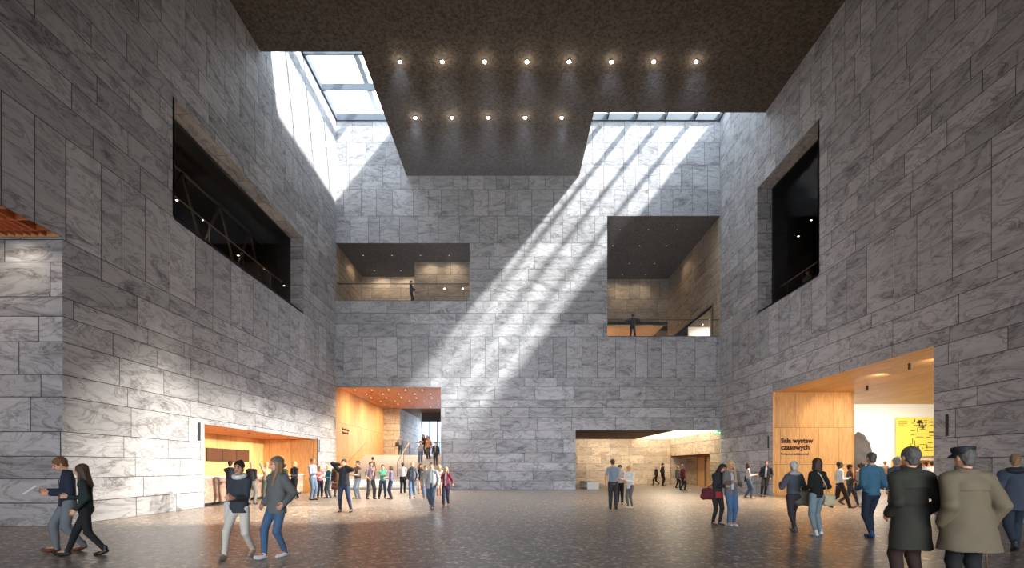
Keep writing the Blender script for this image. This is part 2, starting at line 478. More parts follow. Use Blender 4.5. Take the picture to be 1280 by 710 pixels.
# ------------------------------------------------------------ upper left balcony
Y2, Y3 = 39.8, 37.0
bx = panels('wall_balcony_back', (0, Y2, 0), XAX, ZAX, XL, wx(518, D) + 3, LBZ[0], LBZ[1], M['stone_warm'], seed=11); struct(bx)
box_x0 = (518 - 640) * Y3 / F
bx = panels('wall_balcony_block', (0, Y3, 0), XAX, ZAX, box_x0, LBX[1] + 1.2, LBZ[0], LBZ[1], M['stone_warm'], ext=0, seed=12); struct(bx)
struct(panels('wall_balcony_block_side', (box_x0, 0, 0), YAX, ZAX, Y3, Y2, LBZ[0], LBZ[1], M['stone_warm'], ext=0, seed=13, n=(-1, 0, 0)))
struct(panels('wall_balcony_left', (XL, 0, 0), YAX, ZAX, D, Y2, LBZ[0], LBZ[1], M['stone_warm'], seed=14, n=(1, 0, 0)))
struct(panels('wall_balcony_right', (LBX[1], 0, 0), YAX, ZAX, D, Y3, LBZ[0], LBZ[1], M['stone'], ext=0, seed=15, n=(-1, 0, 0)))
struct(boxes('floor_balcony_left', [(XL, LBX[1], D + .02, Y2, LBZ[0] - .3, LBZ[0])], M['floor']))
struct(boxes('ceiling_balcony_left', [(XL, LBX[1], D + .02, Y2, LBZ[1], LBZ[1] + .2)], M['conc']))
zc = LBZ[1]
Yr1 = (zc - EYE) * F / (HZ - 319); Yr2 = (zc - EYE) * F / (HZ - 338)
downlight_grid([(Yr1, [wx(p, Yr1) for p in (454, 490, 525.5, 561.5)]), (Yr2, [wx(p, Yr2) for p in (468, 501)])], zc, 'in the upper left balcony ceiling', 'downlights of the upper left balcony', SMALLC)
# two glowing wall lamps on the balcony block
for i, px in enumerate((555.5, 578.5)):
    o = bpy.data.objects.new('wall_lamp', disc_mesh(0.045, lens=M['lens']) if i == 0 else bpy.data.objects['wall_lamp'].data)
    COL.objects.link(o); o.location = (wx(px, Y3), Y3 - .001, wz(361, Y3)); o.rotation_euler = (math.radians(-90), 0, 0)
    tag(o, '%s small round lamp on the stone block of the upper left balcony' % ('left' if i == 0 else 'right'), 'wall light')

def rail(name, p0, p1, z0, h, label, cat='railing', glass='glass', top=0.03, posts=0, rail_mat=None):
    p0 = Vector(p0); p1 = Vector(p1)
    e = empty(name, (p0.x, p0.y, z0)); tag(e, label, cat)
    d = p1 - p0; L = d.length; e.rotation_euler = (0, 0, math.atan2(d.y, d.x))
    boxes('glass_pane', [(0.02, L - 0.02, -0.008, 0.008, 0.02, h - 0.03)], M[glass], e)
    boxes('handrail', [(0, L, -top, top, h - top, h + top * .4)], rail_mat or M['steel'], e)
    boxes('base_shoe', [(0, L, -0.03, 0.03, 0, 0.05)], M['steel'], e)
    for k in range(posts):
        X = L * (k + .5) / posts
        boxes('post', [(X - .02, X + .02, -.02, .02, 0, h)], M['steel'], e)
    return e
rail('glass_railing', (XL + .05, D + .12), (LBX[1] - .05, D + .12), LBZ[0], 1.17, 'glass railing with dark handrail across the upper left balcony')

# ------------------------------------------------------------ upper right balcony
Y4 = 45.2
struct(panels('wall_loggia_back', (0, Y4, 0), XAX, ZAX, RBX[0] - 2, XR, wz(404, Y4), RBZ[1], M['stone_warm'], seed=21))
lx = D * 260 / (887 - 640.0); ly = 42.6; lz = 12.45
struct(panels('wall_loggia_right', (XR, 0, 0), YAX, ZAX, D, Y4, RBZ[0], RBZ[1], M['stone_warm'], seed=22, n=(-1, 0, 0), holes=[(lx, ly, RBZ[0], lz)]))
struct(panels('wall_loggia_left', (RBX[0], 0, 0), YAX, ZAX, D, Y4, RBZ[0], RBZ[1], M['stone'], ext=0, seed=23, n=(1, 0, 0)))
struct(boxes('floor_loggia', [(RBX[0], XR + 5, D + .02, 52, RBZ[0] - .3, RBZ[0])], M['floor']))
struct(boxes('ceiling_loggia', [(RBX[0], XR, D + .02, Y4, RBZ[1], RBZ[1] + .2)], M['conc']))
zl = wz(404, Y4)
struct(boxes('beam_loggia', [(RBX[0] - 2, XR, Y4, Y4 + .5, zl - .12, zl + .15)], M['slot']))
struct(boxes('wall_loggia_far', [(RBX[0] - 2, XR + 5, 50, 50.2, RBZ[0], zl + .6)], plain((228, 196, 158), .7, noise=.04)))
struct(boxes('ceiling_loggia_far', [(RBX[0] - 2, XR, Y4 + .5, 50, zl + .1, zl + .3)], M['wood']))
struct(boxes('wall_side_room', [(XR + 4.6, XR + 4.8, 33, 50, RBZ[0], lz + .3), (XR, XR + 4.8, lx - .6, lx - .4, RBZ[0], lz + .3), (XR + .03, XR + 4.6, 40.0, 40.15, RBZ[0], lz)], M['white']))
struct(boxes('ceiling_side_room', [(XR, XR + 4.8, lx - .4, 44, lz, lz + .2)], M['conc']))
zc = RBZ[1]
rows = []
for py, pxs in ((287, (775, 810.5, 846.5)), (307, (766, 799.5, 833)), (329, (787, 818)), (343, (778, 807))):
    Yr = (zc - EYE) * F / (HZ - py); rows.append((Yr, [wx(p, Yr) for p in pxs]))
downlight_grid(rows, zc, 'in the upper right balcony ceiling', 'downlights of the upper right balcony', SMALLC)
rail('glass_railing', (RBX[0] + .05, D + .12), (XR - .05, D + .12), RBZ[0], 1.13, 'glass railing along the edge of the upper right balcony')
rw = [(Y, [XR + .9]) for Y in (36.5, 37.9, 39.3)]
downlight_grid(rw, lz, 'inside the side opening of the upper right balcony', 'downlights beside the upper right balcony')

# ------------------------------------------------------------ gallery windows
def gallery(side, X, dx, Yr, Zr, nm, label):
    s = -1 if side == 'left' else 1
    Xi = X + s * dx; t = 0.01
    nn = (-s, 0, 0)
    struct(panels('wall_reveal_' + side, (0, Yr[1], 0), XAX, ZAX, min(X, Xi), max(X, Xi), Zr[0], Zr[1], M['stone'], ext=0, seed=31 + s))
    struct(panels('ceiling_reveal_' + side, (0, 0, Zr[1]), YAX, XAX, Yr[0], Yr[1], min(X, Xi), max(X, Xi), M['stone'],
                  courses=[(-99, 99, (1.5, 2.5))], ext=0, seed=34 + s, n=(0, 0, -1)))
    struct(boxes('wall_reveal_near_' + side, [(min(X, Xi), max(X, Xi), Yr[0] - .1, Yr[0], Zr[0], Zr[1])], M['joint']))
    struct(boxes('trim_sill_' + side, [(min(X, Xi), max(X, Xi), Yr[0], Yr[1], Zr[0] - .1, Zr[0])], M['joint']))
    e = empty(nm, (Xi, Yr[0], Zr[0])); struct(e, label)
    L, Hh = Yr[1] - Yr[0], Zr[1] - Zr[0]
    boxes('window_glass', [(-.01, .01, 0, L, 0, Hh)], M['smoked'], e)
    boxes('window_frame', [(-.04, .04, 0, L, 0, .05), (-.04, .04, 0, L, Hh - .05, Hh), (-.04, .04, 0, .05, 0, Hh), (-.04, .04, L - .05, L, 0, Hh)], M['slot'], e)
    # dark gallery behind the pane
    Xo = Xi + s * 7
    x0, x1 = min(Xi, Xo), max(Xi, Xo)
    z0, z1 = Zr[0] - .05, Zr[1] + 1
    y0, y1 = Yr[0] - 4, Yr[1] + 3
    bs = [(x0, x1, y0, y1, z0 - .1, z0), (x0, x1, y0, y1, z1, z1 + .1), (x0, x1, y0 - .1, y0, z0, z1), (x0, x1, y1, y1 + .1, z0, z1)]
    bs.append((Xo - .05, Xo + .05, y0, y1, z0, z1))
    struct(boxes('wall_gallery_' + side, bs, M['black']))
    r = rail('gallery_railing', (Xi + s * .45, Yr[0]), (Xi + s * .45, Yr[1]), z0, 1.75 if side == 'left' else 1.5, 'glass railing inside the %s gallery window' % side, posts=4, rail_mat=plain((190, 160, 132), .5))
    return Xi, Xo
def truss(X, Y0, Y1, z0, z1, n, label):
    e = empty('roof_truss', (X, Y0, z0)); tag(e, label, 'truss')
    L = Y1 - Y0; H = z1 - z0
    m = plain((96, 84, 74), 0.6)
    tube('chord', [(0, 0, 0), (0, L, 0)], .09, m, e); tube('chord', [(0, 0, H), (0, L, H)], .09, m, e)
    for k in range(n):
        a, b = L * k / n, L * (k + 1) / n
        tube('web_bar', [(0, a, 0), (0, (a + b) / 2, H)], .06, m, e); tube('web_bar', [(0, (a + b) / 2, H), (0, b, 0)], .06, m, e)
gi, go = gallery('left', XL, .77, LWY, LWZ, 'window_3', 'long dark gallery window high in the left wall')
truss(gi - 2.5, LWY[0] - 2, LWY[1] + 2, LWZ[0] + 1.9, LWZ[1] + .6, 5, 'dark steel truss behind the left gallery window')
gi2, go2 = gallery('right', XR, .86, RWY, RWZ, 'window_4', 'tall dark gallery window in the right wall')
def pend(X, Y, z, where):
    o = bpy.data.objects.new('gallery_lamp', SMALL); COL.objects.link(o); o.location = (X, Y, z)
    tag(o, 'tiny lamp glowing %s' % where, 'ceiling light', 'tiny lamps in the dark galleries')
for i, (px, py, dX) in enumerate(((221, 250, 2.2), (254, 275, 3.5), (294.5, 275, 3.5), (328.5, 275, 3.5), (298, 319, 2.5), (330.5, 336, 1.8), (355, 357, 1.5))):
    X = gi - dX; Y = X * F / (px - 640); pend(X, Y, wz(py, Y), 'behind the left gallery window, %s from the left' % ORD[i])
for i, (px, py, dX) in enumerate(((981, 316, 2.5), (998, 295, 2.5), (1014, 275, 2.5))):
    X = gi2 + dX; Y = X * F / (px - 640); pend(X, Y, wz(py, Y), 'behind the right gallery window, %s from the left' % ORD[i])

# ------------------------------------------------------------ stair hall
YS = 46.3; ZS = wz(510.6, YS)
WOODC = [(0, 30, (0.6, 1.2))]
struct(panels('wall_stair_wood', (XL, 0, 0), YAX, ZAX, D, YS, 0, STZ, M['wood'], courses=[(0, 2.2, (1.1, 1.2)), (2.2, 4.5, (1.1, 1.2)), (4.5, 9, (1.1, 1.2))], seed=41, n=(1, 0, 0), gap=.014, joint=M['wood_joint']), 'warm wood panelled wall beside the stairs')
struct(panels('wall_stair_end', (0, YS, 0), XAX, ZAX, XL, wx(500, YS), 0, ZS, M['stone_warm'], ext=0, seed=42))
struct(panels('wall_stair_corridor', (wx(500, YS), 0, 0), YAX, ZAX, YS, 57.4, 0, ZS + .5, M['stone'], ext=0, seed=43, n=(1, 0, 0)))
struct(panels('wall_stair_right', (STX[1], 0, 0), YAX, ZAX, D, 44, 0, ZS + .5, M['stone'], ext=0, seed=44, n=(-1, 0, 0)))
struct(panels('ceiling_stair', (0, 0, STZ), XAX, YAX, XL - .05, STX[1] + .05, D, YS, M['copper'], courses=[(D, YS, (1.1, 1.2))], ext=0, seed=45, gap=.012, n=(0, 0, -1), joint=M['wood_joint']))
struct(boxes('ceiling_corridor', [(XL, STX[1] + 8, YS, 58, ZS, ZS + .2)], M['dark_soffit']))
rows = []
zc = STZ
for Yr, n_, off in ((35.0, 5, 0), (37, 6, .5), (39, 6, 0), (41, 6, .4), (43, 6, 0), (45, 7, .3)):
    rows.append((Yr, [XL + .9 + off * .5 + k * 1.15 for k in range(n_) if XL + .9 + off * .5 + k * 1.15 < STX[1] + 1.5]))
downlight_grid(rows, zc, 'in the copper stair hall ceiling', 'downlights of the stair hall')
# stairs
st = empty('staircase', (XL, D + .25, 0)); tag(st, 'broad pale stone staircase rising behind the visitors', 'stairs')
NS = 15; rise = 2.44 / NS; tread = .43
Wst = STX[1] - XL - .02
boxes('step_flight', [(0.03, Wst, k * tread, NS * tread, k * rise, (k + 1) * rise) for k in range(NS)], M['white'], st)
y44 = 44 - D - .25; yS = YS - D - .27; xc = wx(500, YS) - XL
boxes('landing', [(0.03, Wst, NS * tread, y44, 0, 2.44), (0.03, Wst + 4, y44, yS, 0, 2.44), (xc + .03, Wst + 4, yS, 23, 0, 2.44)], M['white'], st)
def stair_z(Y): return max(0, min(2.44, (math.floor((Y - D - .25) / tread) + 1) * rise))
h1 = tube('wall_handrail', [(XL + .12, 36.0, stair_z(36.0) + 1.05), (XL + .12, 40.6, 3.52), (XL + .12, 41.2, 3.52)], .035, plain((196, 160, 118), .4))
tag(h1, 'slanting wooden handrail fixed to the warm wood wall', 'handrail')
hx = wx(512, 40.4)
e = empty('stair_handrail', (hx, 36, 0)); tag(e, 'pale handrail rising through the middle of the staircase', 'handrail')
tube('rail', [(0, 0, stair_z(36.) + 1.02), (0, 4.5, 3.5), (0, 5.0, 3.5)], .04, plain((205, 180, 145), .4), e)
for yy in (0.1, 2.2, 4.4): tube('post', [(0, yy, stair_z(36 + yy) + .005), (0, yy, stair_z(36 + yy) + 1.1)], .02, M['steel'], e)
rail('landing_railing', (hx + .1, 42.3), (STX[1] - .1, 42.3), 2.44, 1.08, 'glass landing railing at the top of the stairs', posts=4)
# far glazing
e = empty('window_5', (wx(500, YS), 57.4, 2.44)); struct(e, 'tall bright window with dark mullions at the end of the stair hall')
GW = 7.0; GH = ZS - 2.44
for k in range(9): boxes('mullion', [(k * .85, k * .85 + .09, -.1, .1, 0, GH)], M['steel'], e)
boxes('window_glass', [(0, GW, .0, .02, 0, GH)], M['glass'], e)
struct(boxes('backdrop_beyond_window', [(-14, 6, 62, 62.2, 0, 12)], plain((190, 205, 225), .9)))  # pale blue backdrop added outside, lamp-lit in place of bright daylight
sgn = bpy.data.materials
# dark glazed bulkhead
ob = boxes('trim_1', [(wx(527, 50), wx(575, 50), 50, 50.1, wz(527, 50), ZS)], M['slot']); struct(ob)

# ------------------------------------------------------------ reception niche
RX = wx(329, REY[1])
struct(panels('wall_reception_back', (RX, 0, 0), YAX, ZAX, REY[0] - 3, REY[1], 0, REZ, M['wood'], courses=[(0, 9, (1.8, 1.9))], seed=51, n=(1, 0, 0), gap=.014, joint=M['wood_joint']))
struct(panels('wall_reception_end', (0, REY[1], 0), XAX, ZAX, RX, XL, 0, REZ, M['wood'], courses=[(0, 9, (1.3, 1.35))], seed=52, gap=.014, joint=M['wood_joint']))
struct(boxes('wall_reception_near', [(RX, XL - .01, REY[0] - .12, REY[0], 0, REZ)], M['wood']))
struct(panels('ceiling_reception', (0, 0, REZ), XAX, YAX, RX - .05, XL, REY[0], REY[1] + .05, M['copper'], courses=[(0, 60, (1.0, 1.1))], ext=0, seed=53, n=(0, 0, -1), gap=.012, joint=M['wood_joint']))
rw = [(Y, [XL - .9]) for Y in (20.6, 22.4, 24.4, 26.4, 28.6)]
for i, (Y, xs) in enumerate(rw):
    o = bpy.data.objects.new('downlight', SMALL); COL.objects.link(o); o.location = (xs[0], Y, REZ)
    tag(o, '%s small downlight in the reception ceiling counting from the left' % ORD[i], 'ceiling light', 'downlights of the reception niche')
# counter
cx0, cx1 = XL - 1.15, XL - .35
e = empty('reception_counter', (cx0, REY[0] + .6, 0)); tag(e, 'long pale stone reception counter under the wood niche', 'counter')
CL = 9.4
struct_o = panels('counter_front', (cx1 - cx0, 0, 0), YAX, ZAX, 0, CL, .1, 1.08, M['stone_rosy'], courses=[(0, 2, (2.2, 2.4))], ext=0, seed=55, n=(1, 0, 0), gap=.01, parent=e)
boxes('counter_body', [(0, cx1 - cx0 - .03, 0.0, CL, .1, 1.08)], M['stone_rosy'], e)
boxes('countertop', [(-.04, cx1 - cx0 + .04, -.04, CL + .04, 1.08, 1.13)], M['white'], e)
boxes('plinth', [(.06, cx1 - cx0 - .08, .06, CL - .06, 0, .1)], M['slot'], e)
# three dark screens
for i in range(3):
    y0 = 24.75 + i * 1.34
    e = empty('wall_screen', (RX + .02, y0, 1.80)); tag(e, '%s dark display screen from the left above the reception counter' % ORD[i], 'screen', 'dark screens over the reception')
    boxes('screen_frame', [(0, .06, 0, 1.32, 0, .66)], M['slot'], e)
    boxes('display', [(.06, .065, .03, 1.29, .03, .63)], plain((74, 48, 34), .35), e)

# ------------------------------------------------------------ lower right hall
YH = 44.5
struct(panels('wall_hall_back', (0, YH, 0), XAX, ZAX, HAX[0] - 3, XR, 0, HAZ, M['stone_warm'], courses=[(0, .55, (1.4, 2.4)), (.55, 1.2, (1.4, 2.4)), (1.2, 1.8, (1.4, 2.4)), (1.8, 2.5, (1.4, 2.4)), (2.5, 3.2, (1.4, 2.4)), (3.2, 4.2, (1.4, 2.4))], seed=61, gap=.015, joint=plain((140, 115, 90), .9)))
hx0, hx1 = D * 260 / 247.0, D * 260 / 199.0    # doorway span in y on the right side
hz_ = wz(568.5, hx0)
struct(panels('wall_hall_right', (XR, 0, 0), YAX, ZAX, D, YH, 0, HAZ, M['stone_warm'], seed=62, n=(-1, 0, 0), holes=[(hx0, hx1, -1, hz_)]))
struct(panels('wall_hall_left', (HAX[0], 0, 0), YAX, ZAX, D, 36.0, 0, HAZ, M['stone'], ext=0, seed=63, n=(1, 0, 0)))
struct(boxes('ceiling_hall', [(HAX[0] - 3, XR - 3.0, D + .02, YH, HAZ, HAZ + .2)], M['dark_soffit']))
struct(boxes('ceiling_light_cove', [(XR - 3.0, XR, D + .02, YH, HAZ + .9, HAZ + 1.0), (XR - 3.05, XR - 3.0, D + .02, YH, HAZ, HAZ + 1), (XR, XR + .05, D + .02, YH, HAZ, HAZ + 1), (XR - 3, XR, YH, YH + .05, HAZ, HAZ + 1)], M['white']))
struct(boxes('wall_lift_lobby', [(XR + 1.3, XR + 1.4, hx0, hx1, 0, hz_)], M['stone_warm']))
struct(boxes('ceiling_lift_lobby', [(XR, XR + 1.3, hx0, hx1, hz_, hz_ + .1)], M['copper']))
struct(boxes('wall_lift_lobby_ends', [(XR, XR + 1.3, hx0 - .1, hx0, 0, hz_), (XR, XR + 1.3, hx1, hx1 + .1, 0, hz_)], M['stone_warm']))
for i, (a, b) in enumerate(((.35, 2.0), (2.3, 3.9), (4.3, 5.9))):
    e = empty('door_%d' % (i + 1), (XR + 1.3, hx0 + a, 0)); struct(e)
    L = b - a
    boxes('door_frame', [(-.04, 0, -.08, 0, 0, 2.3), (-.04, 0, L, L + .08, 0, 2.3), (-.04, 0, -.08, L + .08, 2.3, 2.38)], M['wood_joint'], e)
    boxes('door_leaf', [(-.03, -.005, 0.01, L / 2 - .01, 0.01, 2.29), (-.03, -.005, L / 2 + .01, L - .01, 0.01, 2.29)], M['wood'], e)
zc = HAZ
rows = []
for Yr, pxs in (((zc - EYE) * F / (HZ - 540.0), (734, 769.5, 805)), ((zc - EYE) * F / (HZ - 543.7), (725.5, 757, 789)), ((zc - EYE) * F / (HZ - 547.0), (747, 777))):
    rows.append((Yr, [wx(p, Yr) for p in pxs]))
downlight_grid(rows, zc, 'in the lower right hall soffit', 'downlights of the lower right hall')
# bench
e = empty('bench', (wx(732, 36), 34.6, 0)); tag(e, 'long white block bench at the mouth of the lower right hall', 'bench')
bw = wx(745, 35) - wx(733, 35)
boxes('bench_seat', [(-.1, bw + .05, 0, 3.6, .36, .47)], M['white'], e, .01)
boxes('bench_end', [(-.1, bw + .05, 0, .12, 0, .36)], M['white'], e, .01)
boxes('bench_end', [(-.1, bw + .05, 3.48, 3.6, 0, .36)], M['white'], e, .01)

# ------------------------------------------------------------ exhibition room
YE = EXY[1]; ZE = EXZ; WXE = wx(1066, YE)
struct(panels('wall_exhibition_wood', (0, YE, 0), XAX, ZAX, XR, WXE, 0, ZE, M['wood'], courses=[(0, 1.65, (.95, 1.1)), (1.65, 3.6, (.95, 1.1)), (3.6, 9, (.95, 1.1))], ext=0, seed=71, gap=.014, joint=M['wood_joint']), 'honey wood wall with lettering beside the exhibition doorway')
struct(boxes('wall_exhibition_edge', [(WXE, WXE + .05, YE - .02, YE + .5, 0, ZE), (XR, WXE, YE + .45, YE + .5, 0, ZE)], M['wood']))
struct(panels('ceiling_exhibition_entry', (0, 0, ZE), XAX, YAX, XR, 30, 12, 32.2, M['wood'], courses=[(12, 14, (1.1, 1.2)), (14, 34, (1.1, 1.2))], ext=0, seed=72, gap=.012, n=(0, 0, -1), joint=M['wood_joint']))
struct(boxes('wall_exhibition_near', [(XR + .02, 30, 12.0, 12.2, 0, ZE + .3)], M['white']))
struct(boxes('ceiling_exhibition_room', [(XR + .1, 34, 32.2, 40.2, ZE + 1.2, ZE + 1.4), (XR + .1, 34, 32.15, 32.2, ZE, ZE + 1.4)], M['white']))
struct(boxes('wall_exhibition_back', [(XR + 2, 34, 40, 40.2, 0, ZE + 1.4)], M['white'], ), 'bright white wall of the exhibition room')
struct(boxes('wall_exhibition_sides', [(34, 34.2, 12, 40, 0, ZE + 1.4), (XR + .3, XR + .5, YE + .5, 35.2, 0, ZE + 1.4), (XR + .3, XR + 2.1, 35.2, 35.3, 0, ZE + 1.4), (XR + 2, XR + 2.1, 35.3, 40, 0, ZE + 1.4)], M['white']))
for i, (px, py) in enumerate(((1137, 454), (1084, 482))):
    Y = (ZE - EYE) * F / (HZ - py)
    bm = bmesh.new(); bmesh.ops.create_cone(bm, cap_ends=True, segments=16, radius1=.05, radius2=.05, depth=.24)
    me = bpy.data.meshes.new('can'); bm.to_mesh(me); bm.free()
    o = link('can_spotlight', me, M['black']); o.location = (wx(px, Y), Y, ZE - .12)
    tag(o, '%s black cylindrical spotlight on the exhibition doorway ceiling' % ('right nearer' if i == 0 else 'left farther'), 'ceiling light')

def text(name, s, loc, size, mat, rz=0.0, label=None, cat=None, bold=0.0, parent=None, face='-Y', align='LEFT'):
    cu = bpy.data.curves.new(name, 'FONT'); cu.body = s; cu.size = size; cu.extrude = 0.006; cu.offset = bold; cu.align_x = align
    cu.resolution_u = 3
    tmp = bpy.data.objects.new('tmp_text', cu); COL.objects.link(tmp); bpy.context.view_layer.update()
    me = bpy.data.meshes.new_from_object(tmp.evaluated_get(bpy.context.evaluated_depsgraph_get()))
    bpy.data.objects.remove(tmp); bpy.data.curves.remove(cu); me.name = name; me.materials.clear()
    o = link(name, me, mat)
    o.location = loc
    o.rotation_euler = (math.radians(90), 0, {'-Y': 0, '+X': math.radians(90), '-X': math.radians(-90)}[face])
    if parent: o.parent = parent
    if label: tag(o, label, cat)
    return o
ink = plain((70, 38, 22), .8)
tY = YE - .012
text('wall_lettering', 'Sala wystaw\nczasowych', (wx(976, YE), tY, wz(553.5, YE)), .35, ink, label='two-line dark lettering reading Sala wystaw czasowych on the wood wall', cat='lettering', bold=.014)
text('small_wall_lettering', 'Temporary exhibition hall', (wx(976, YE), tY, wz(568.5, YE)), .14, ink, label='small single line of lettering under the two large lines on the wood wall', cat='lettering', bold=.003)
text('stair_wall_lettering', 'Sala audytoryjna\nWystawa stała', (XL + .012, 35.0, 4.05), .24, ink, label='two small lines of lettering on the stair hall wood wall', cat='lettering', face='+X', bold=.004)

# yellow banner
by = 39.8
b0, b1 = wx(1120, by), 33.9
e = empty('banner', (b0, by, wz(570, by))); tag(e, 'large yellow hanging banner with dark line drawing in the exhibition room', 'banner')
BH = wz(522, by) - wz(570, by); BW = b1 - b0
boxes('banner_sheet', [(0, BW, -.03, 0, 0, BH)], plain((226, 206, 84), .8), e)
rnd = random.Random(5); lines = []
for k in range(46):
    x = rnd.uniform(1.1, 2.6); z = rnd.uniform(.25, BH - .25); L = rnd.uniform(.15, .7)
    if rnd.random() < .7: lines.append((x, x + L, -.045, -.03, z, z + .045))
    else: lines.append((x, x + .045, -.045, -.03, z, min(BH - .1, z + L * .6)))
for k in range(5): lines.append((.15, .15 + rnd.uniform(.4, .8), -.045, -.03, BH - .3 - k * .09, BH - .275 - k * .09))
lines += [(1.6, 2.1, -.045, -.03, BH - .45, BH - .38), (1.68, 2.0, -.045, -.03, BH - .3, BH - .2), (1.75, 1.8, -.045, -.03, BH - .62, BH - .2), (1.95, 2.05, -.045, -.03, BH - .7, BH - .3)]
boxes('line_drawing', lines, plain((58, 54, 30), .8), e)
# warm shelf band below the banner
e = empty('display_shelving', (wx(1120, 38.5), 38.5, 0)); tag(e, 'low wooden display shelving below the yellow banner', 'shelving')
for k in range(6): boxes('upright', [(k * 1.3, k * 1.3 + .06, 0, .5, 0, 2.0)], M['wood'], e)
boxes('shelf', [(0, 6.56, 0, .5, 2.0, 2.06), (0, 6.56, 0, .5, 1.1, 1.15), (0, 6.56, 0, .5, 0.05, .1)], M['wood'], e)
boxes('back_panel', [(0, 6.56, .5, .53, 0, 2.06)], plain((198, 168, 130), .8), e)

# rough stone sculpture, a huge block leaning out of the doorway edge
def sculpture():
    bm = bmesh.new(); bmesh.ops.create_icosphere(bm, subdivisions=5, radius=1)
    for v in bm.verts:
        p = v.co.copy()
        q = Vector((p.x, p.y, p.z))
        n = math.sin(p.x * 5 + p.z * 7) * .03 + math.sin(p.z * 14 + 3 * math.sin(p.x * 4)) * .028 + math.sin(p.y * 9 + p.z * 3) * .03
        taper = 1.0 - .16 * p.z * p.z + (.10 if p.z > 0 else -.30 * -p.z)
        v.co = Vector((q.x * 1.05 * taper, q.y * .9 * taper, q.z * 1.12)) * (1 + n)
        if v.co.z < -1.0: v.co.z = -1.0
    me = bpy.data.meshes.new('boulder'); bm.to_mesh(me); bm.free()
    for f in me.polygons: f.use_smooth = True
    Y = 30.5
    e = empty('stone_sculpture', (20.55, Y, 0)); tag(e, 'huge grey carved boulder sculpture just inside the exhibition doorway', 'sculpture')
    o = link('boulder', me, plain((140, 143, 148), .9, noise=.25, scale=3, bump=.5), e); o.location = (0, 0, 2.30); o.scale = (.66, .66, 1.1)
    boxes('sculpture_base', [(-.45, .45, -.45, .45, 0, 1.2)], plain((120, 114, 108), .8, noise=.1), e)
sculpture()

# dark handles / slots in the marble
def slot(nm, X, Y, z0, z1, w, label):
    s = 1 if X < 0 else -1
    o = boxes(nm, [(min(X, X + s * .02), max(X, X + s * .02), Y - w / 2, Y + w / 2, z0, z1)], M['slot'])
    tag(o, label, 'wall slot')
def atwall(px, X): return X * F / (px - 640)
for px, y0, y1, X, w, lb in ((248.5, 528, 551, XL, .16, 'narrow dark vertical slot in the marble left of the reception'),
                             (399, 549.5, 565, XL, .10, 'narrow dark slot in the marble right of the reception'),
                             (1184, 518, 545, XR, .10, 'narrow dark vertical slot right of the exhibition doorway'),
                             (960.5, 545, 560, XR, .12, 'narrow dark slot left of the exhibition wood wall'),
                             (902.5, 552, 566, XR, .10, 'narrow dark slot next to the green exit sign')):
    Y = atwall(px, X); slot('wall_slot', X, Y, wz(y1, Y), wz(y0, Y), w, lb)

# exit sign
Yx = D - .06
e = empty('exit_sign', (wx(892, Yx), Yx, wz(543, Yx))); tag(e, 'small green emergency exit sign at the hall opening', 'sign')
ge = emit((.05, .45, .15), 1.4); we = emit((.9, 1, .9), 2.0)
boxes('sign_box', [(0, .46, -.06, 0, 0, .22)], ge, e)
boxes('exit_pictogram', [(.06, .10, -.066, -.06, .03, .19), (.06, .2, -.066, -.06, .16, .19), (.17, .20, -.066, -.06, .03, .19), (.26, .40, -.066, -.06, .10, .125), (.37, .40, -.066, -.06, .07, .155)], we, e)

# ------------------------------------------------------------ left side opening with copper louvre soffit
struct(panels('wall_pier_front', (0, PY, 0), XAX, ZAX, XL - 9, XL, 0, PZ, M['stone'], ext=0, seed=81))
struct(boxes('wall_side_passage', [(XL - 9.2, XL - 9, 1, PY, 0, PZ + 1)], M['white']))
struct(boxes('wall_side_passage_near', [(XL - 9, XL - .02, 2.8, 3.0, 0, PZ + 1)], M['white']))
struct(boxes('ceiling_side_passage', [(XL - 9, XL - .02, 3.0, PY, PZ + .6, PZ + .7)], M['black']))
e = empty('louvre_ceiling', (XL - 9, 3.0, PZ)); struct(e, 'copper coloured egg-crate louvre soffit at the left edge')
sl = []
for k in range(44): sl.append((k * .2, k * .2 + .045, 0, PY - 3.0, .0, .22))
boxes('louvre_slats', sl, M['grille'], e)
sl = [(0, 8.98, k * .55, k * .55 + .04, .01, .2) for k in range(19)]
boxes('louvre_cross_slats', sl, M['grille'], e)
struct(boxes('trim_2', [(XL - 9, XL - .04, PY - .06, PY - .005, PZ - .02, PZ + .25)], M['wood']))
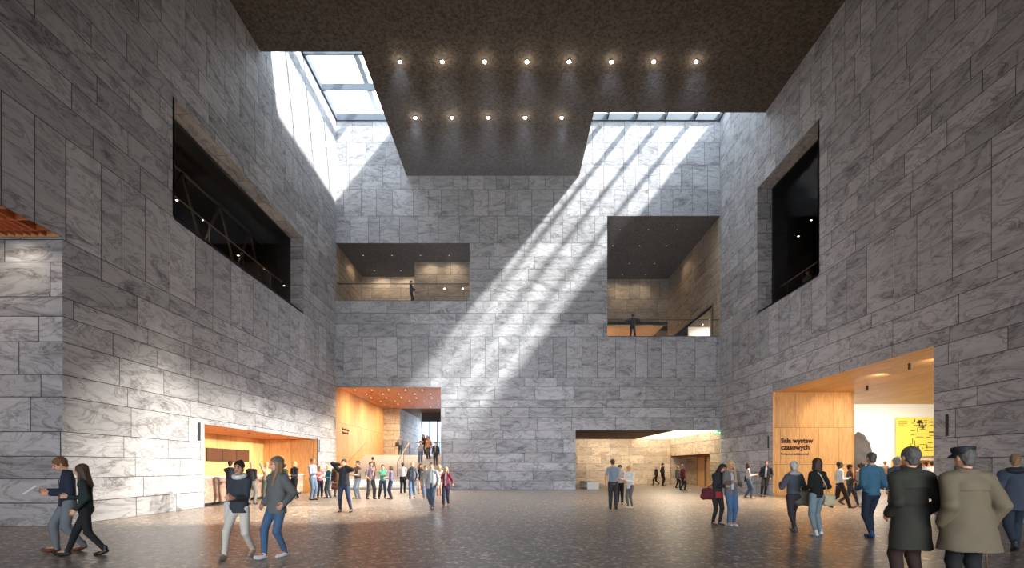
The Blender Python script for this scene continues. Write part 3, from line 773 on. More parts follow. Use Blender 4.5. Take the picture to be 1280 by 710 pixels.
# ------------------------------------------------------------ signed distance modelling (smooth organic surfaces)
f32 = np.float32
class Field:
    def __init__(self): self.ops = []
    def add(self, lo, hi, fn, k=0.01, op='u'):
        self.ops.append((op, np.array(lo, float), np.array(hi, float), fn, k)); return self
    def cap(self, a, b, ra, rb=None, k=0.012, op='u', side=None, flat=1.0):
        a = np.array(a, float); b = np.array(b, float); rb = ra if rb is None else rb
        r = max(ra, rb); lo = np.minimum(a, b) - r; hi = np.maximum(a, b) + r
        ab = b - a; L2 = max(float(ab @ ab), 1e-9)
        if side is not None:
            s = np.array(side, float); s /= np.linalg.norm(s)
            u = ab / math.sqrt(L2); fw = np.cross(u, s); fw /= max(np.linalg.norm(fw), 1e-6)
        def fn(X, Y, Z):
            x, y, z = X - a[0], Y - a[1], Z - a[2]
            t = np.clip((x * ab[0] + y * ab[1] + z * ab[2]) / L2, 0, 1)
            dx, dy, dz = x - t * ab[0], y - t * ab[1], z - t * ab[2]
            d2 = dx * dx + dy * dy + dz * dz
            if side is not None:
                df = dx * fw[0] + dy * fw[1] + dz * fw[2]
                d2 = d2 + (flat * flat - 1) * df * df
            return np.sqrt(d2) - (ra + t * (rb - ra))
        return self.add(lo, hi, fn, k, op)
    def ell(self, c, r, k=0.012, op='u', R=None):
        c = np.array(c, float); r = np.array(r, float); m = r.max()
        Rm = np.array(R) if R is not None else np.eye(3)
        def fn(X, Y, Z):
            x, y, z = X - c[0], Y - c[1], Z - c[2]
            p = [(Rm[0][i] * x + Rm[1][i] * y + Rm[2][i] * z) / r[i] for i in range(3)]
            q = np.sqrt(p[0] ** 2 + p[1] ** 2 + p[2] ** 2)
            return (q - 1) * r.min()
        return self.add(c - m, c + m, fn, k, op)
    def plane(self, p, n):      # keeps the side the normal points AWAY from
        p = np.array(p, float); n = np.array(n, float); n /= np.linalg.norm(n)
        self.ops.append(('i', None, None, lambda X, Y, Z: (X - p[0]) * n[0] + (Y - p[1]) * n[1] + (Z - p[2]) * n[2], 0)); return self
    def box_op(self, fn, op='i'):
        self.ops.append((op, None, None, fn, 0)); return self
    def mesh(self, h, name='m', noise=None):
        us = [o for o in self.ops if o[0] == 'u']
        lo = np.min([o[1] for o in us], axis=0) - 3 * h - .01; hi = np.max([o[2] for o in us], axis=0) + 3 * h + .01
        n = np.ceil((hi - lo) / h).astype(int) + 1
        ax = [(lo[i] + h * np.arange(n[i])).astype(f32) for i in range(3)]
        V = np.full(n, 0.5, f32)
        G = lambda sl: (ax[0][sl[0]][:, None, None], ax[1][sl[1]][None, :, None], ax[2][sl[2]][None, None, :])
        full = tuple(slice(0, n[i]) for i in range(3))
        for (op, l, u, fn, k) in self.ops:
            if l is None:
                X, Y, Z = G(full); d = fn(X, Y, Z)
                V = np.maximum(V, d if op == 'i' else -d)
                continue
            pad = 0.035
            a = np.maximum(((l - pad - lo) / h).astype(int), 0); b = np.minimum(((u + pad - lo) / h).astype(int) + 2, n)
            if (b <= a).any(): continue
            sl = tuple(slice(a[i], b[i]) for i in range(3))
            X, Y, Z = G(sl); d = fn(X, Y, Z).astype(f32); S = V[sl]
            if op == 'u':
                hh = np.maximum(k - np.abs(S - d), 0) / k
                V[sl] = np.minimum(S, d) - hh * hh * k * 0.25
            elif op == 's':
                V[sl] = np.maximum(S, -d)
        if noise is not None:
            X, Y, Z = G(full); V = V + noise(X, Y, Z)
        return nets(V, lo, h)

def nets(V, lo, h):
    S = V < 0
    n = np.array(V.shape)
    c = [S[i:n[0] - 1 + i, j:n[1] - 1 + j, k:n[2] - 1 + k] for i in (0, 1) for j in (0, 1) for k in (0, 1)]
    cnt = sum(x.astype(np.int8) for x in c)
    act = (cnt > 0) & (cnt < 8)
    idx = np.argwhere(act)
    if len(idx) == 0: return np.zeros((0, 3)), []
    num = -np.ones(act.shape, int); num[act] = np.arange(len(idx))
    acc = np.zeros((len(idx), 3)); w = np.zeros(len(idx))
    offs = [(i, j, k) for i in (0, 1) for j in (0, 1) for k in (0, 1)]
    vals = {o: V[idx[:, 0] + o[0], idx[:, 1] + o[1], idx[:, 2] + o[2]] for o in offs}
    for o in offs:
        for axis in range(3):
            if o[axis] == 0:
                p = list(o); p[axis] = 1; p = tuple(p)
                a, b = vals[o], vals[p]
                m = (a < 0) != (b < 0)
                t = np.where(m, a / np.where(m, a - b, 1), 0)
                q = np.tile(np.array(o, float), (len(idx), 1)); q[:, axis] += t
                acc[m] += q[m]; w[m] += 1
    verts = lo + h * (idx + acc / w[:, None])
    quads = []
    for axis in range(3):
        u, v = (axis + 1) % 3, (axis + 2) % 3
        sl0 = [slice(0, None)] * 3; sl1 = [slice(0, None)] * 3
        sl0[axis] = slice(0, n[axis] - 1); sl1[axis] = slice(1, n[axis])
        A = S[tuple(sl0)]; B = S[tuple(sl1)]
        e = np.argwhere(A != B)
        ok = (e[:, u] > 0) & (e[:, v] > 0) & (e[:, u] < n[u] - 1) & (e[:, v] < n[v] - 1)
        e = e[ok]
        flip = A[e[:, 0], e[:, 1], e[:, 2]]
        def cell(du, dv):
            q = e.copy(); q[:, u] -= du; q[:, v] -= dv
            return num[q[:, 0], q[:, 1], q[:, 2]]
        Q = np.stack([cell(1, 1), cell(0, 1), cell(0, 0), cell(1, 0)], 1)
        Q[~flip] = Q[~flip][:, ::-1]
        quads.append(Q)
    return verts, np.concatenate(quads)

def mk(name, vf, mats, parent, pick=None):
    v, q = vf
    me = bpy.data.meshes.new(name)
    me.vertices.add(len(v)); me.vertices.foreach_set('co', np.asarray(v, f32).ravel())
    q = np.asarray(q)
    me.loops.add(len(q) * 4); me.loops.foreach_set('vertex_index', q.ravel().astype(np.int32))
    me.polygons.add(len(q)); me.polygons.foreach_set('loop_start', np.arange(0, len(q) * 4, 4, dtype=np.int32))
    me.polygons.foreach_set('use_smooth', np.ones(len(q), bool))
    if not isinstance(mats, (list, tuple)): mats = [mats]
    for m in mats: me.materials.append(m)
    if pick is not None and len(q):
        me.polygons.foreach_set('material_index', pick(np.asarray(v)[q].mean(axis=1)).astype(np.int32))
    me.update(calc_edges=True); me.validate()
    return link(name, me, None, parent)

def cloth(rgb, rough=.85, noise=.12):
    g_ = .3 * rgb[0] + .55 * rgb[1] + .15 * rgb[2]
    rgb = tuple(g_ + (c_ - g_) * (.66 if rgb[2] >= rgb[0] else .92) for c_ in rgb)
    return plain(rgb, rough, noise=noise, scale=9, bump=.25)
SKIN = plain((214, 160, 130), .55, noise=.05, scale=6); SKIN_D = plain((120, 84, 62), .55, noise=.05, scale=6)
LIP = plain((168, 88, 80), .5); EYEM = plain((48, 34, 28), .35)
HAIRC = {'brown': (70, 46, 32), 'dark': (34, 26, 22), 'blond': (196, 158, 108), 'grey': (150, 146, 142), 'ginger': (116, 76, 48), 'white': (196, 192, 186), 'darkgrey': (86, 82, 76), 'lightbrown': (140, 108, 76)}
def hair_mat(k): return plain(HAIRC[k], .6, noise=.3, scale=40, bump=.5)

def rotx(a): c, s = math.cos(a), math.sin(a); return np.array([[1, 0, 0], [0, c, -s], [0, s, c]])
def roty(a): c, s = math.cos(a), math.sin(a); return np.array([[c, 0, s], [0, 1, 0], [-s, 0, c]])
def rotz(a): c, s = math.cos(a), math.sin(a); return np.array([[c, -s, 0], [s, c, 0], [0, 0, 1]])

def ik(a, b, l1, l2, hint):
    a = np.array(a, float); b = np.array(b, float); d = b - a; L = np.linalg.norm(d)
    mx = (l1 + l2) * .999
    if L > mx: b = a + d / L * mx; d = b - a; L = mx
    u = d / L; x = (l1 * l1 - l2 * l2 + L * L) / (2 * L)
    hgt = math.sqrt(max(l1 * l1 - x * x, 0))
    hint = np.array(hint, float); hp = hint - u * (hint @ u); nn = np.linalg.norm(hp)
    hp = hp / nn if nn > 1e-6 else np.array([0, 1, 0.])
    return a + u * x + hp * hgt, b

def person(px, fy, hy, label, yaw=0, sex='m', Y=None, H=None, z=0.0, skin=None, hair='brown', hairdo='short', head=(0, 0, 0), lean=0.0, side=0.0,
           feet=((-.055, 0, 0), (.055, 0, 0)), hands=None, top=(60, 60, 60), topstyle='shirt', inner=None, hem=None, flare=0.0, thick=None,
           bottom=(50, 50, 60), bottomstyle='trousers', shoe=(30, 26, 24), sleeve=1.0, hood=None, scarf=None, tailed=True, cape=None, hat=None, belt=None, skirt=None, group=None,
           voxel=None, quilt=False, X=None, socks=None, twist=0.0, fat=1.0):
    """px, fy, hy: where the photograph shows the person (centre, soles, crown); everything else is in body lengths"""
    if Y is None: Y = (EYE - z) * F / (fy - HZ)
    if H is None: H = (fy - hy) * Y / F
    if X is None: X = wx(px, Y)
    near = Y < 16
    vx = voxel or (.010 if Y < 10 else (.011 if near else (.0135 if Y < 26 else .016)))
    root = empty('person', (X, Y, z), yaw); tag(root, label, 'person', group)
    fm = sex == 'f'
    A = lambda *p: np.array(p, float) * H
    drop = 0.0
    for f in feet:
        L = math.hypot(f[1], abs(f[0]) - .05); drop = max(drop, .465 - math.sqrt(max(.465 ** 2 - L * L, .2)) - f[2] * .9)
    drop = max(0, drop) + .004
    Rt = rotz(twist) @ roty(side) @ rotx(lean)
    pel = A(0, 0, .52 - drop)
    sp = lambda x, y, zz: pel + Rt @ A(x, y, zz)
    shw = (.080 if fm else .093) * fat
    neck = sp(0, .008, .305)
    sh = [sp(-shw, .008, .264), sp(shw, .008, .264)]
    hips = [pel + A(-.048, 0, -.01), pel + A(.048, 0, -.01)]
    Rh = Rt @ rotz(head[0]) @ rotx(head[1]) @ roty(head[2])
    hc = neck + Rh @ A(0, -.012, .100)
    hp = lambda x, y, zz: hc + Rh @ (np.array([x, y, zz], float) * H)
    legs = []
    for i, f in enumerate(feet):
        ank = A(f[0], f[1] + .015, .042 + f[2])
        kn, ank = ik(hips[i], ank, .243 * H, .237 * H, (0, -1, .15) if f[1] > -.3 else (0, -1, .5))
        toe = ank + (A(0, -.105, -.030) if f[2] < .012 else A(0, -.085, -.030 - min(f[2], .07)))
        if f[1] < -.08 and f[2] < .012: toe = ank + A(0, -.105, -.012)
        if len(f) > 3: toe = ank + rotz(f[3]) @ (toe - ank)
        legs.append((hips[i], kn, ank, toe))
    if hands is None: hands = ((-.145, .0, -.075), (.145, 0, -.075))
    arms = []
    for i, hd in enumerate(hands):
        s = -1 if i == 0 else 1
        tgt = sp(hd[0], hd[1], hd[2] + .0) if len(hd) < 4 or hd[3] is None else np.array(hd[3])
        hint = (s * .28, .8, -.35) if len(hd) < 5 else hd[4]
        el, wr = ik(sh[i], tgt, .168 * H, .150 * H, hint)
        arms.append((sh[i], el, wr))
    # ---- body, one continuous surface with face and five-fingered hands
    B = Field(); g = .86 if fm else 1.0
    B.cap(sp(0, 0, .02), sp(0, 0, .10), .082 * H * g * fat, .070 * H * g * fat, k=.03, side=Rt @ np.array([1., 0, 0]), flat=1.35)
    B.cap(sp(0, 0, .10), sp(0, 0, .208), .066 * H * g * fat, .076 * H * g * fat, k=.03, side=Rt @ np.array([1., 0, 0]), flat=1.4)
    B.cap(sh[0], sh[1], .029 * H * g, .029 * H * g, k=.03)
    for s_ in sh: B.cap(neck + Rt @ A(0, 0, -.002), s_, .026 * H, .026 * H * g, k=.03)
    B.cap(neck - Rt @ A(0, 0, .02), neck + Rh @ A(0, 0, .05), .030 * H * g, .027 * H * g, k=.02)
    B.ell(hp(0, .008, .012), np.array([.043, .056, .052]) * H, k=.01, R=Rh)
    B.ell(hp(0, -.012, -.022), np.array([.034, .040, .048]) * H, k=.02, R=Rh)
    B.cap(hp(0, -.050, .004), hp(0, -.064, -.016), .0045 * H, .0085 * H, k=.008)
    B.cap(hp(-.018, -.046, .014), hp(.018, -.046, .014), .006 * H, k=.008)
    B.ell(hp(-.016, -.053, -.002), np.array([.009, .006, .006]) * H, k=.006, op='s', R=Rh)
    B.ell(hp(.016, -.053, -.002), np.array([.009, .006, .006]) * H, k=.006, op='s', R=Rh)
    for s in (-1, 1):
        B.ell(hp(s * .016, -.047, -.002), np.array([.007, .006, .005]) * H, k=.003, R=Rh)
        B.ell(hp(s * .044, .006, -.004), np.array([.006, .012, .019]) * H, k=.006, R=Rh)
    B.cap(hp(-.011, -.051, -.036), hp(.011, -.051, -.036), .0055 * H, k=.006)
    fr = max(.0050 * H, vx * .62)
    hand_pts = []
    for i, (s_, e_, w_) in enumerate(arms):
        sg = -1 if i == 0 else 1
        B.cap(s_, e_, .027 * H * g, .022 * H * g, k=.02); B.cap(e_, w_, .023 * H * g, .015 * H * g, k=.015)
        d = (w_ - e_); d /= np.linalg.norm(d)
        fwd = np.array([0, -1.0, 0.2]); across = np.cross(d, np.array([sg * 1.0, 0, 0.]))
        if np.linalg.norm(across) < .3: across = np.cross(d, np.array([0, 0, 1.]))
        across /= np.linalg.norm(across)
        if across @ fwd < 0: across = -across
        pn = np.cross(d, across) * 1.0
        if pn @ np.array([-sg, 0, -.3]) < 0: pn = -pn       # palm normal points inwards
        palm = w_ + d * .045 * H
        B.cap(w_, palm, .016 * H, .023 * H, k=.01, side=across, flat=1.9)
        for k_, (o, L) in enumerate(((.019, .040), (.0065, .046), (-.0065, .043), (-.019, .034))):
            b0 = palm + across * o * H + d * .008 * H
            m_ = b0 + (d * .9 + pn * .35) * L * H * .55
            t_ = m_ + (d * .55 + pn * .8) * L * H * .45
            B.cap(b0, m_, fr, fr * .95, k=.002); B.cap(m_, t_, fr * .95, fr * .8, k=.002)
        tb = w_ + d * .018 * H + across * .018 * H
        tm = tb + (d * .7 + across * .6 + pn * .3) * .026 * H
        B.cap(tb, tm, fr * 1.2, fr * 1.05, k=.006); B.cap(tm, tm + (d * .9 + across * .1 + pn * .3) * .022 * H, fr * 1.05, fr * .85, k=.003)
        hand_pts.append(palm + d * .02 * H)
    for (h_, k_, a_, t_) in legs:
        B.cap(h_, k_, .047 * H, .031 * H, k=.02); B.cap(k_, a_, .031 * H, .019 * H, k=.015)
        B.cap(a_, t_, .018 * H, .014 * H, k=.01)
    sk = skin or SKIN
    lip0, e0, e1 = hp(0, -.055, -.036), hp(-.016, -.053, -.003), hp(.016, -.053, -.003)
    RhT = Rh.T
    def pick(c):
        r = np.zeros(len(c))
        q = (RhT @ (c - lip0).T).T / H; r[(np.abs(q[:, 0]) < .014) & (np.abs(q[:, 2]) < .0055) & (np.abs(q[:, 1]) < .012)] = 1
        for e_ in (e0, e1):
            q = (RhT @ (c - e_).T).T / H; r[(np.abs(q[:, 0]) < .0065) & (np.abs(q[:, 2]) < .0045) & (np.abs(q[:, 1]) < .012)] = 2
            q[:, 2] -= .014; r[(np.abs(q[:, 0]) < .010) & (np.abs(q[:, 2]) < .0035) & (np.abs(q[:, 1]) < .014)] = 3
        return r
    hm = hair_mat(hair)
    mk('body', B.mesh(vx * .8 if near else vx * .85), [sk, LIP, EYEM, hm], root, pick)
    # ---- trousers / tights / skirt
    fold = lambda a_: (lambda X_, Y_, Z_: (a_ * (np.sin(Z_ * 31 + X_ * 17 + 2 * np.sin(Y_ * 14)) * .5 + np.sin(Z_ * 13 - X_ * 23 + Y_ * 9) * .5)).astype(f32))
    T = Field()
    tk = {'trousers': .010, 'slim': .005, 'wide': .017, 'tights': .003}[bottomstyle] * H
    side_v = Rt @ np.array([1., 0, 0])
    T.cap(pel + A(0, 0, .0), sp(0, 0, .045), .088 * H * g * fat + tk * .3, .078 * H * g * fat + tk * .3, k=.03, side=side_v, flat=1.3)
    for (h_, k_, a_, t_) in legs:
        T.cap(h_, k_, .050 * H + tk * .6, .033 * H + tk, k=.02)
        T.cap(k_, a_ + A(0, .002, -.009), .033 * H + tk, .019 * H + tk, k=.015)
    mk('tights' if bottomstyle == 'tights' else 'trousers', T.mesh(vx, noise=fold(.003 if bottomstyle in ('trousers', 'wide') else .0012)), cloth(bottom), root)
    for i, (h_, k_, a_, t_) in enumerate(legs):
        Sf = Field(); d = t_ - a_; d /= np.linalg.norm(d)
        heel = a_ - np.array([d[0], d[1], 0]) * .016 * H + A(0, 0, -.02)
        low = A(0, 0, -.020)
        Sf.cap(heel, a_ + d * .05 * H + low * .8, .022 * H, .025 * H, k=.01)
        Sf.cap(a_ + d * .05 * H + low * .8, t_ + A(0, 0, .0), .025 * H, .017 * H, k=.01)
        Sf.cap(a_, a_ + A(0, .001, .022), .0245 * H, .0225 * H, k=.01)
        if feet[i][2] < .012: Sf.plane((0, 0, .002), (0, 0, -1))
        mk('shoe', Sf.mesh(min(vx, .011)), plain(shoe, .5), root)
    if skirt:
        K = Field(); K.cap(sp(0, 0, .05), pel + A(0, 0, -.11), .074 * H, .105 * H, k=.02, side=side_v, flat=1.25); K.plane(pel + A(0, 0, -.085), (0, 0, -1))
        mk('skirt', K.mesh(vx, noise=fold(.006)), cloth(skirt), root)
    # ---- upper garments
    def garment(nm, rgb, th, hem_, flare_, slv, open_w=0.0, nz=.004, neck_h=.012, collar=0.0, bulk=1.0):
        Gf = Field(); t = th * H
        Gf.cap(sp(0, 0, .10), sp(0, .004, .208), .070 * H * g * fat + t, .077 * H * g * fat + t * .8, k=.03, side=side_v, flat=1.32)
        if hem_ < .10:
            flare_ = flare_ + .006
            z1 = hem_ - .10
            c1 = sp(0, 0, max(z1, -.05))
            if z1 < -.05: c1 = c1 + A(0, 0, z1 + .05)
            Gf.cap(sp(0, 0, .12), c1, .074 * H * g * fat + t, (.080 + flare_) * H * g * fat + t, k=.03, side=side_v, flat=1.3)
        Gf.cap(sh[0], sh[1], .029 * H * g + t * .7, k=.03)
        for s_ in sh: Gf.cap(neck + Rt @ A(0, 0, -.004), s_, .026 * H + t * .6, .027 * H * g + t * .7, k=.03)
        Gf.cap(neck - Rt @ A(0, 0, .03), neck + Rt @ A(0, 0, neck_h), .038 * H + t * .6, .034 * H + t * .5 + collar * H, k=.02)
        if hem_ < .10: Gf.plane(sp(0, 0, hem_) if hem_ > -.06 else sp(0, 0, -.06) + A(0, 0, hem_ + .06), -(Rt @ np.array([0, 0, 1.])) if hem_ > -.06 else (0, 0, -1))
        Gf.plane(neck + Rt @ A(0, 0, neck_h), Rt @ np.array([0, .25, 1.]))
        if open_w:
            RtT = Rt.T
            def wedge(X_, Y_, Z_):
                x = (X_ - pel[0]) * RtT[0][0] + (Y_ - pel[1]) * RtT[0][1] + (Z_ - pel[2]) * RtT[0][2]
                y = (X_ - pel[0]) * RtT[1][0] + (Y_ - pel[1]) * RtT[1][1] + (Z_ - pel[2]) * RtT[1][2]
                return np.maximum(np.abs(x) - open_w * H, y + .02 * H)
            Gf.ops.append(('d', None, None, wedge, 0))
        for i, (s_, e_, w_) in enumerate(arms):
            if slv <= 0: break
            if slv >= .99: a2, b2 = e_, e_ + (w_ - e_) * .96
            elif slv > .5: a2, b2 = e_, e_ + (w_ - e_) * (slv * 2 - 1)
            else: a2, b2 = None, None
            e2 = e_ if a2 is not None else s_ + (e_ - s_) * slv * 2
            Gf.cap(s_, e2, .029 * H * g * bulk + t * .7, .024 * H * g * bulk + t * .7, k=.015)
            if a2 is not None: Gf.cap(a2, b2, .024 * H * g * bulk + t * .7, .018 * H * g * bulk + t * .6, k=.012)
        if quilt and nm != 'shirt': nzf = lambda X_, Y_, Z_: (-.006 * np.abs(np.sin(Z_ * 62)) + 0 * X_ + 0 * Y_).astype(f32)
        else: nzf = fold(nz)
        return mk(nm, Gf.mesh(vx, noise=nzf), cloth(rgb, noise=.10), root)
    st = topstyle
    if st == 'shirt': garment('shirt', top, thick or .008, hem if hem is not None else -.01, flare, sleeve, nz=.003)
    elif st == 'sweater': garment('sweater', top, thick or .014, hem if hem is not None else -.02, flare, sleeve, nz=.005, neck_h=.02)
    elif st == 'vest':
        garment('shirt', inner or (220, 220, 220), .006, .02, 0, sleeve, nz=.003)
        garment('vest', top, thick or .014, hem if hem is not None else 0.0, flare, 0, nz=.003)
    else:
        if inner is not None: garment('shirt', inner, .004, -.03, 0, 0, nz=.002, neck_h=.02)
        th = thick or {'jacket': .015, 'coat': .020, 'longcoat': .024, 'cardigan': .012}[st]
        hm_ = hem if hem is not None else {'jacket': -.02, 'coat': -.11, 'longcoat': -.22, 'cardigan': -.06}[st]
        garment({'longcoat': 'coat'}.get(st, st), top, th, hm_, flare, sleeve, open_w=(.022 if inner is not None else 0), nz=.005, collar=(.012 if st == 'longcoat' else .006), neck_h=(.038 if st == 'longcoat' else .024), bulk=1.08)
    if hood:
        Hf = Field(); c = neck + Rt @ A(0, .035, .0)
        Hf.ell(c, np.array([.075, .050, .034]) * H, k=.02, R=Rt); Hf.cap(neck + Rt @ A(-.055, -.01, .005), neck + Rt @ A(-.02, .05, .012), .022 * H, k=.02); Hf.cap(neck + Rt @ A(.055, -.01, .005), neck + Rt @ A(.02, .05, .012), .022 * H, k=.02)
        mk('hood', Hf.mesh(vx, noise=fold(.004)), cloth(hood), root)
    if scarf:
        Hf = Field(); n_ = 10
        for q in range(n_):
            a0, a1 = 2 * math.pi * q / n_, 2 * math.pi * (q + 1) / n_
            Hf.cap(neck + Rt @ A(.05 * math.sin(a0), -.006 + .045 * math.cos(a0), .014 - .014 * math.cos(a0 + math.pi)), neck + Rt @ A(.05 * math.sin(a1), -.006 + .045 * math.cos(a1), .014 - .014 * math.cos(a1 + math.pi)), .022 * H, k=.015)
        if tailed: Hf.cap(neck + Rt @ A(.03, -.06, 0), sp(.035, -.085, .14), .022 * H, .018 * H, k=.015)
        mk('scarf', Hf.mesh(vx, noise=fold(.005)), cloth(scarf), root)
    if cape:
        Hf = Field(); Hf.cap(sp(0, 0, .10), sp(0, .006, .208), (.076 * fat + .026) * H, (.078 * fat + .026) * H, side=side_v, flat=1.26, k=.02)
        for s_ in sh: Hf.cap(neck + Rt @ A(0, .004, -.004), s_ + Rt @ A(0, .004, 0), .026 * H + .022 * H, .028 * H + .022 * H, k=.03)
        Hf.box_op(lambda X_, Y_, Z_: (pel[2] + .205 * H - Z_ - .10 * np.abs(X_ - pel[0])) + 0 * Y_); Hf.plane(neck + Rt @ A(0, 0, .012), Rt @ np.array([0, .2, 1.]))
        mk('shoulder_cape', Hf.mesh(vx, noise=fold(.002)), cloth(cape), root)
    if belt:
        Hf = Field(); Hf.cap(sp(0, 0, .085), sp(0, 0, .10), .078 * H * fat + .024 * H, .078 * H * fat + .024 * H, side=side_v, flat=1.3); Hf.plane(sp(0, 0, .082), -(Rt @ np.array([0, 0, 1.]))); Hf.plane(sp(0, 0, .104), Rt @ np.array([0, 0, 1.]))
        mk('belt', Hf.mesh(vx), cloth(belt), root)
    # ---- hair
    if hairdo != 'bald' or hat:
        W = Field(); s = .0035 if hairdo in ('cropped',) else .007
        if hairdo != 'bald':
            W.ell(hp(0, .012, .016), np.array([.043 + s, .055 + s, .050 + s]) * H, k=.01, R=Rh)
            if hairdo in ('bun',): W.ell(hp(0, .050, .058), np.array([.024, .024, .022]) * H, k=.012, R=Rh)
            if hairdo == 'tail':
                W.ell(hp(0, .062, .02), np.array([.016, .018, .018]) * H, k=.012, R=Rh)
                W.cap(hp(0, .075, .01), hp(0, .085, -.085), .016 * H, .012 * H, k=.012)
            ln = {'long': -.17, 'mid': -.085, 'verylong': -.23, 'bob': -.05}.get(hairdo)
            # the face is left free
            W.ops.append(('s', hp(0, -.075, -.03) - .12 * H, hp(0, -.075, -.03) + .12 * H, (lambda c: (lambda X_, Y_, Z_: (np.sqrt(((X_ - c[0])) ** 2 + ((Y_ - c[1])) ** 2 + ((Z_ - c[2])) ** 2) - .070 * H)))(hp(0, -.088, -.024)), 0))
            if ln is None:
                W.ell(hp(0, .034, -.028), np.array([.034, .026, .030]) * H, k=.015, R=Rh); W.plane(hp(0, .02, -.046), Rh @ np.array([0, -.8, -1.]))
            else:
                for sx in (-1, 1):
                    W.cap(hp(sx * .036, .0, .01), hp(sx * .046, .0, max(ln, -.07)), .017 * H, .018 * H, k=.015)
                    W.cap(hp(sx * .030, .030, .0), hp(sx * .034, .035, ln * .95), .024 * H, .018 * H, k=.02)
                W.cap(hp(0, .038, .0), hp(0, .046, ln), .036 * H, .030 * H, k=.02, side=Rh @ np.array([1., 0, 0]), flat=1.3)
                if ln < -.12:
                    W.cap(hp(.044, -.005, -.06), hp(.046, -.045, ln * .9), .018 * H, .012 * H, k=.02)
            nzh = lambda X_, Y_, Z_: (.0022 * np.sin(X_ * 130 + Z_ * 24) + .0016 * np.sin(Y_ * 120 + Z_ * 30)).astype(f32)
            mk('hair', W.mesh(min(vx, .011), noise=nzh), hm, root)
    if hat == 'beanie':
        W = Field(); W.ell(hp(0, .012, .028), np.array([.054, .064, .052]) * H, R=Rh, k=.01)
        W.ops.append(('i', None, None, (lambda p, n: (lambda X_, Y_, Z_: (X_ - p[0]) * n[0] + (Y_ - p[1]) * n[1] + (Z_ - p[2]) * n[2]))(hp(0, 0, .018), Rh @ np.array([0, -.25, -1.])), 0))
        mk('knit_hat', W.mesh(.010, noise=fold(.003)), cloth((104, 96, 88)), root)
    if hat == 'cap':
        W = Field(); W.cap(hp(0, .004, .040), hp(0, .002, .052), .058 * H, .064 * H, k=.012); W.plane(hp(0, 0, .068), Rh @ np.array([0, .0, 1.])); W.plane(hp(0, 0, .022), Rh @ np.array([0, 0, -1.]))
        W2 = Field(); W2.cap(hp(0, -.045, .026), hp(0, -.072, .018), .036 * H, .030 * H, k=.01, side=Rh @ np.array([1., 0, 0]), flat=1.0); W2.plane(hp(0, -.05, .030), Rh @ np.array([0, -.2, 1.])); W2.plane(hp(0, -.05, .022), Rh @ np.array([0, .2, -1.]))
        c = mk('cap', W.mesh(.008), plain((22, 22, 28), .7), root)
        mk('cap_peak', W2.mesh(.006), plain((14, 14, 18), .4), c)
    Mx = Matrix.Translation((X, Y, z)) @ Matrix.Rotation(yaw, 4, 'Z')
    info = {'root': root, 'H': H, 'hands': [tuple(Mx @ Vector(h_)) for h_ in hand_pts], 'hip': tuple(Mx @ Vector(pel)),
            'sh': [tuple(Mx @ Vector(s_)) for s_ in sh], 'M': Mx, 'sp': lambda x, y, zz: tuple(Mx @ Vector(sp(x, y, zz))), 'X': X, 'Y': Y}
    return info

def bag(loc, size, rgb, label, strap_to=None, yaw=0.0, cat='bag', soft=True):
    e = empty('shoulder_bag', loc, yaw); tag(e, label, cat)
    w_, d_, h_ = size
    Bf = Field()
    for sx in (-1, 1):
        Bf.cap((sx * w_ * .32, 0, -h_ * .32), (sx * w_ * .28, 0, h_ * .28), d_ * .5, d_ * .42, k=.05)
    Bf.cap((-w_ * .32, 0, -h_ * .30), (w_ * .32, 0, -h_ * .30), d_ * .55, k=.04); Bf.cap((-w_ * .28, 0, h_ * .28), (w_ * .28, 0, h_ * .28), d_ * .4, k=.04)
    Bf.cap((0, 0, -h_ * .25), (0, 0, h_ * .25), d_ * .5, k=.05)
    mk('bag_body', Bf.mesh(.012, noise=lambda X_, Y_, Z_: (.003 * np.sin(X_ * 30 + Z_ * 20) + 0 * Y_).astype(f32)), cloth(rgb), e)
    if strap_to is not None:
        Minv = (Matrix.Translation(loc) @ Matrix.Rotation(yaw, 4, 'Z')).inverted()
        pts = [Minv @ Vector(p) for p in strap_to]
        tube('strap', [(-w_ * .3, 0, h_ * .32)] + pts + [(w_ * .3, 0, h_ * .32)], .011, cloth(rgb), e)
    return e
def paper(loc, yaw, label, tilt=-.5, size=(.21, .29), cat='paper'):
    o = boxes('paper_sheet', [(-size[0] / 2, size[0] / 2, -size[1] / 2, size[1] / 2, -.002, .002)], plain((235, 235, 232), .8))
    o.location = loc; o.rotation_euler = (tilt, 0, yaw); tag(o, label, cat); return o

PI = math.pi
JEANS = (62, 92, 132); DENIM = (40, 60, 92); BLK = (26, 26, 30)

# walking poses: (left foot, right foot) as x, y (minus = forward), lift
STAND = ((-.055, 0, 0), (.055, 0, 0))
APART = ((-.095, .01, 0), (.095, -.02, 0))
STEP = ((-.04, -.13, 0), (.04, .13, .045))
STEP2 = ((-.04, .13, .045), (.04, -.13, 0))
WIDE = ((-.03, -.19, 0), (.03, .20, .05))
WIDE2 = ((-.03, .20, .05), (.03, -.19, 0))
SMALLST = ((-.045, -.07, 0), (.045, .06, .01))
CROSS = ((.05, -.10, 0), (.045, .04, 0))
HANG = ((-.14, -.02, -.03), (.14, -.02, -.03))
SWING = ((-.15, .08, -.02), (.14, -.10, .0))
SWING2 = ((-.14, -.10, .0), (.15, .08, -.02))
POCK = ((-.125, -.035, .02), (.125, -.035, .02))
HOLD = ((-.045, -.15, .11), (.035, -.16, .11))
FOLD = ((.05, -.115, .15), (-.05, -.125, .17))
CHIN = ((-.02, -.10, .10), (.03, -.11, .27))
PHOTO = ((-.06, -.12, .375), (.06, -.12, .375))
BACKH = ((-.03, .09, .03), (.03, .10, .02))

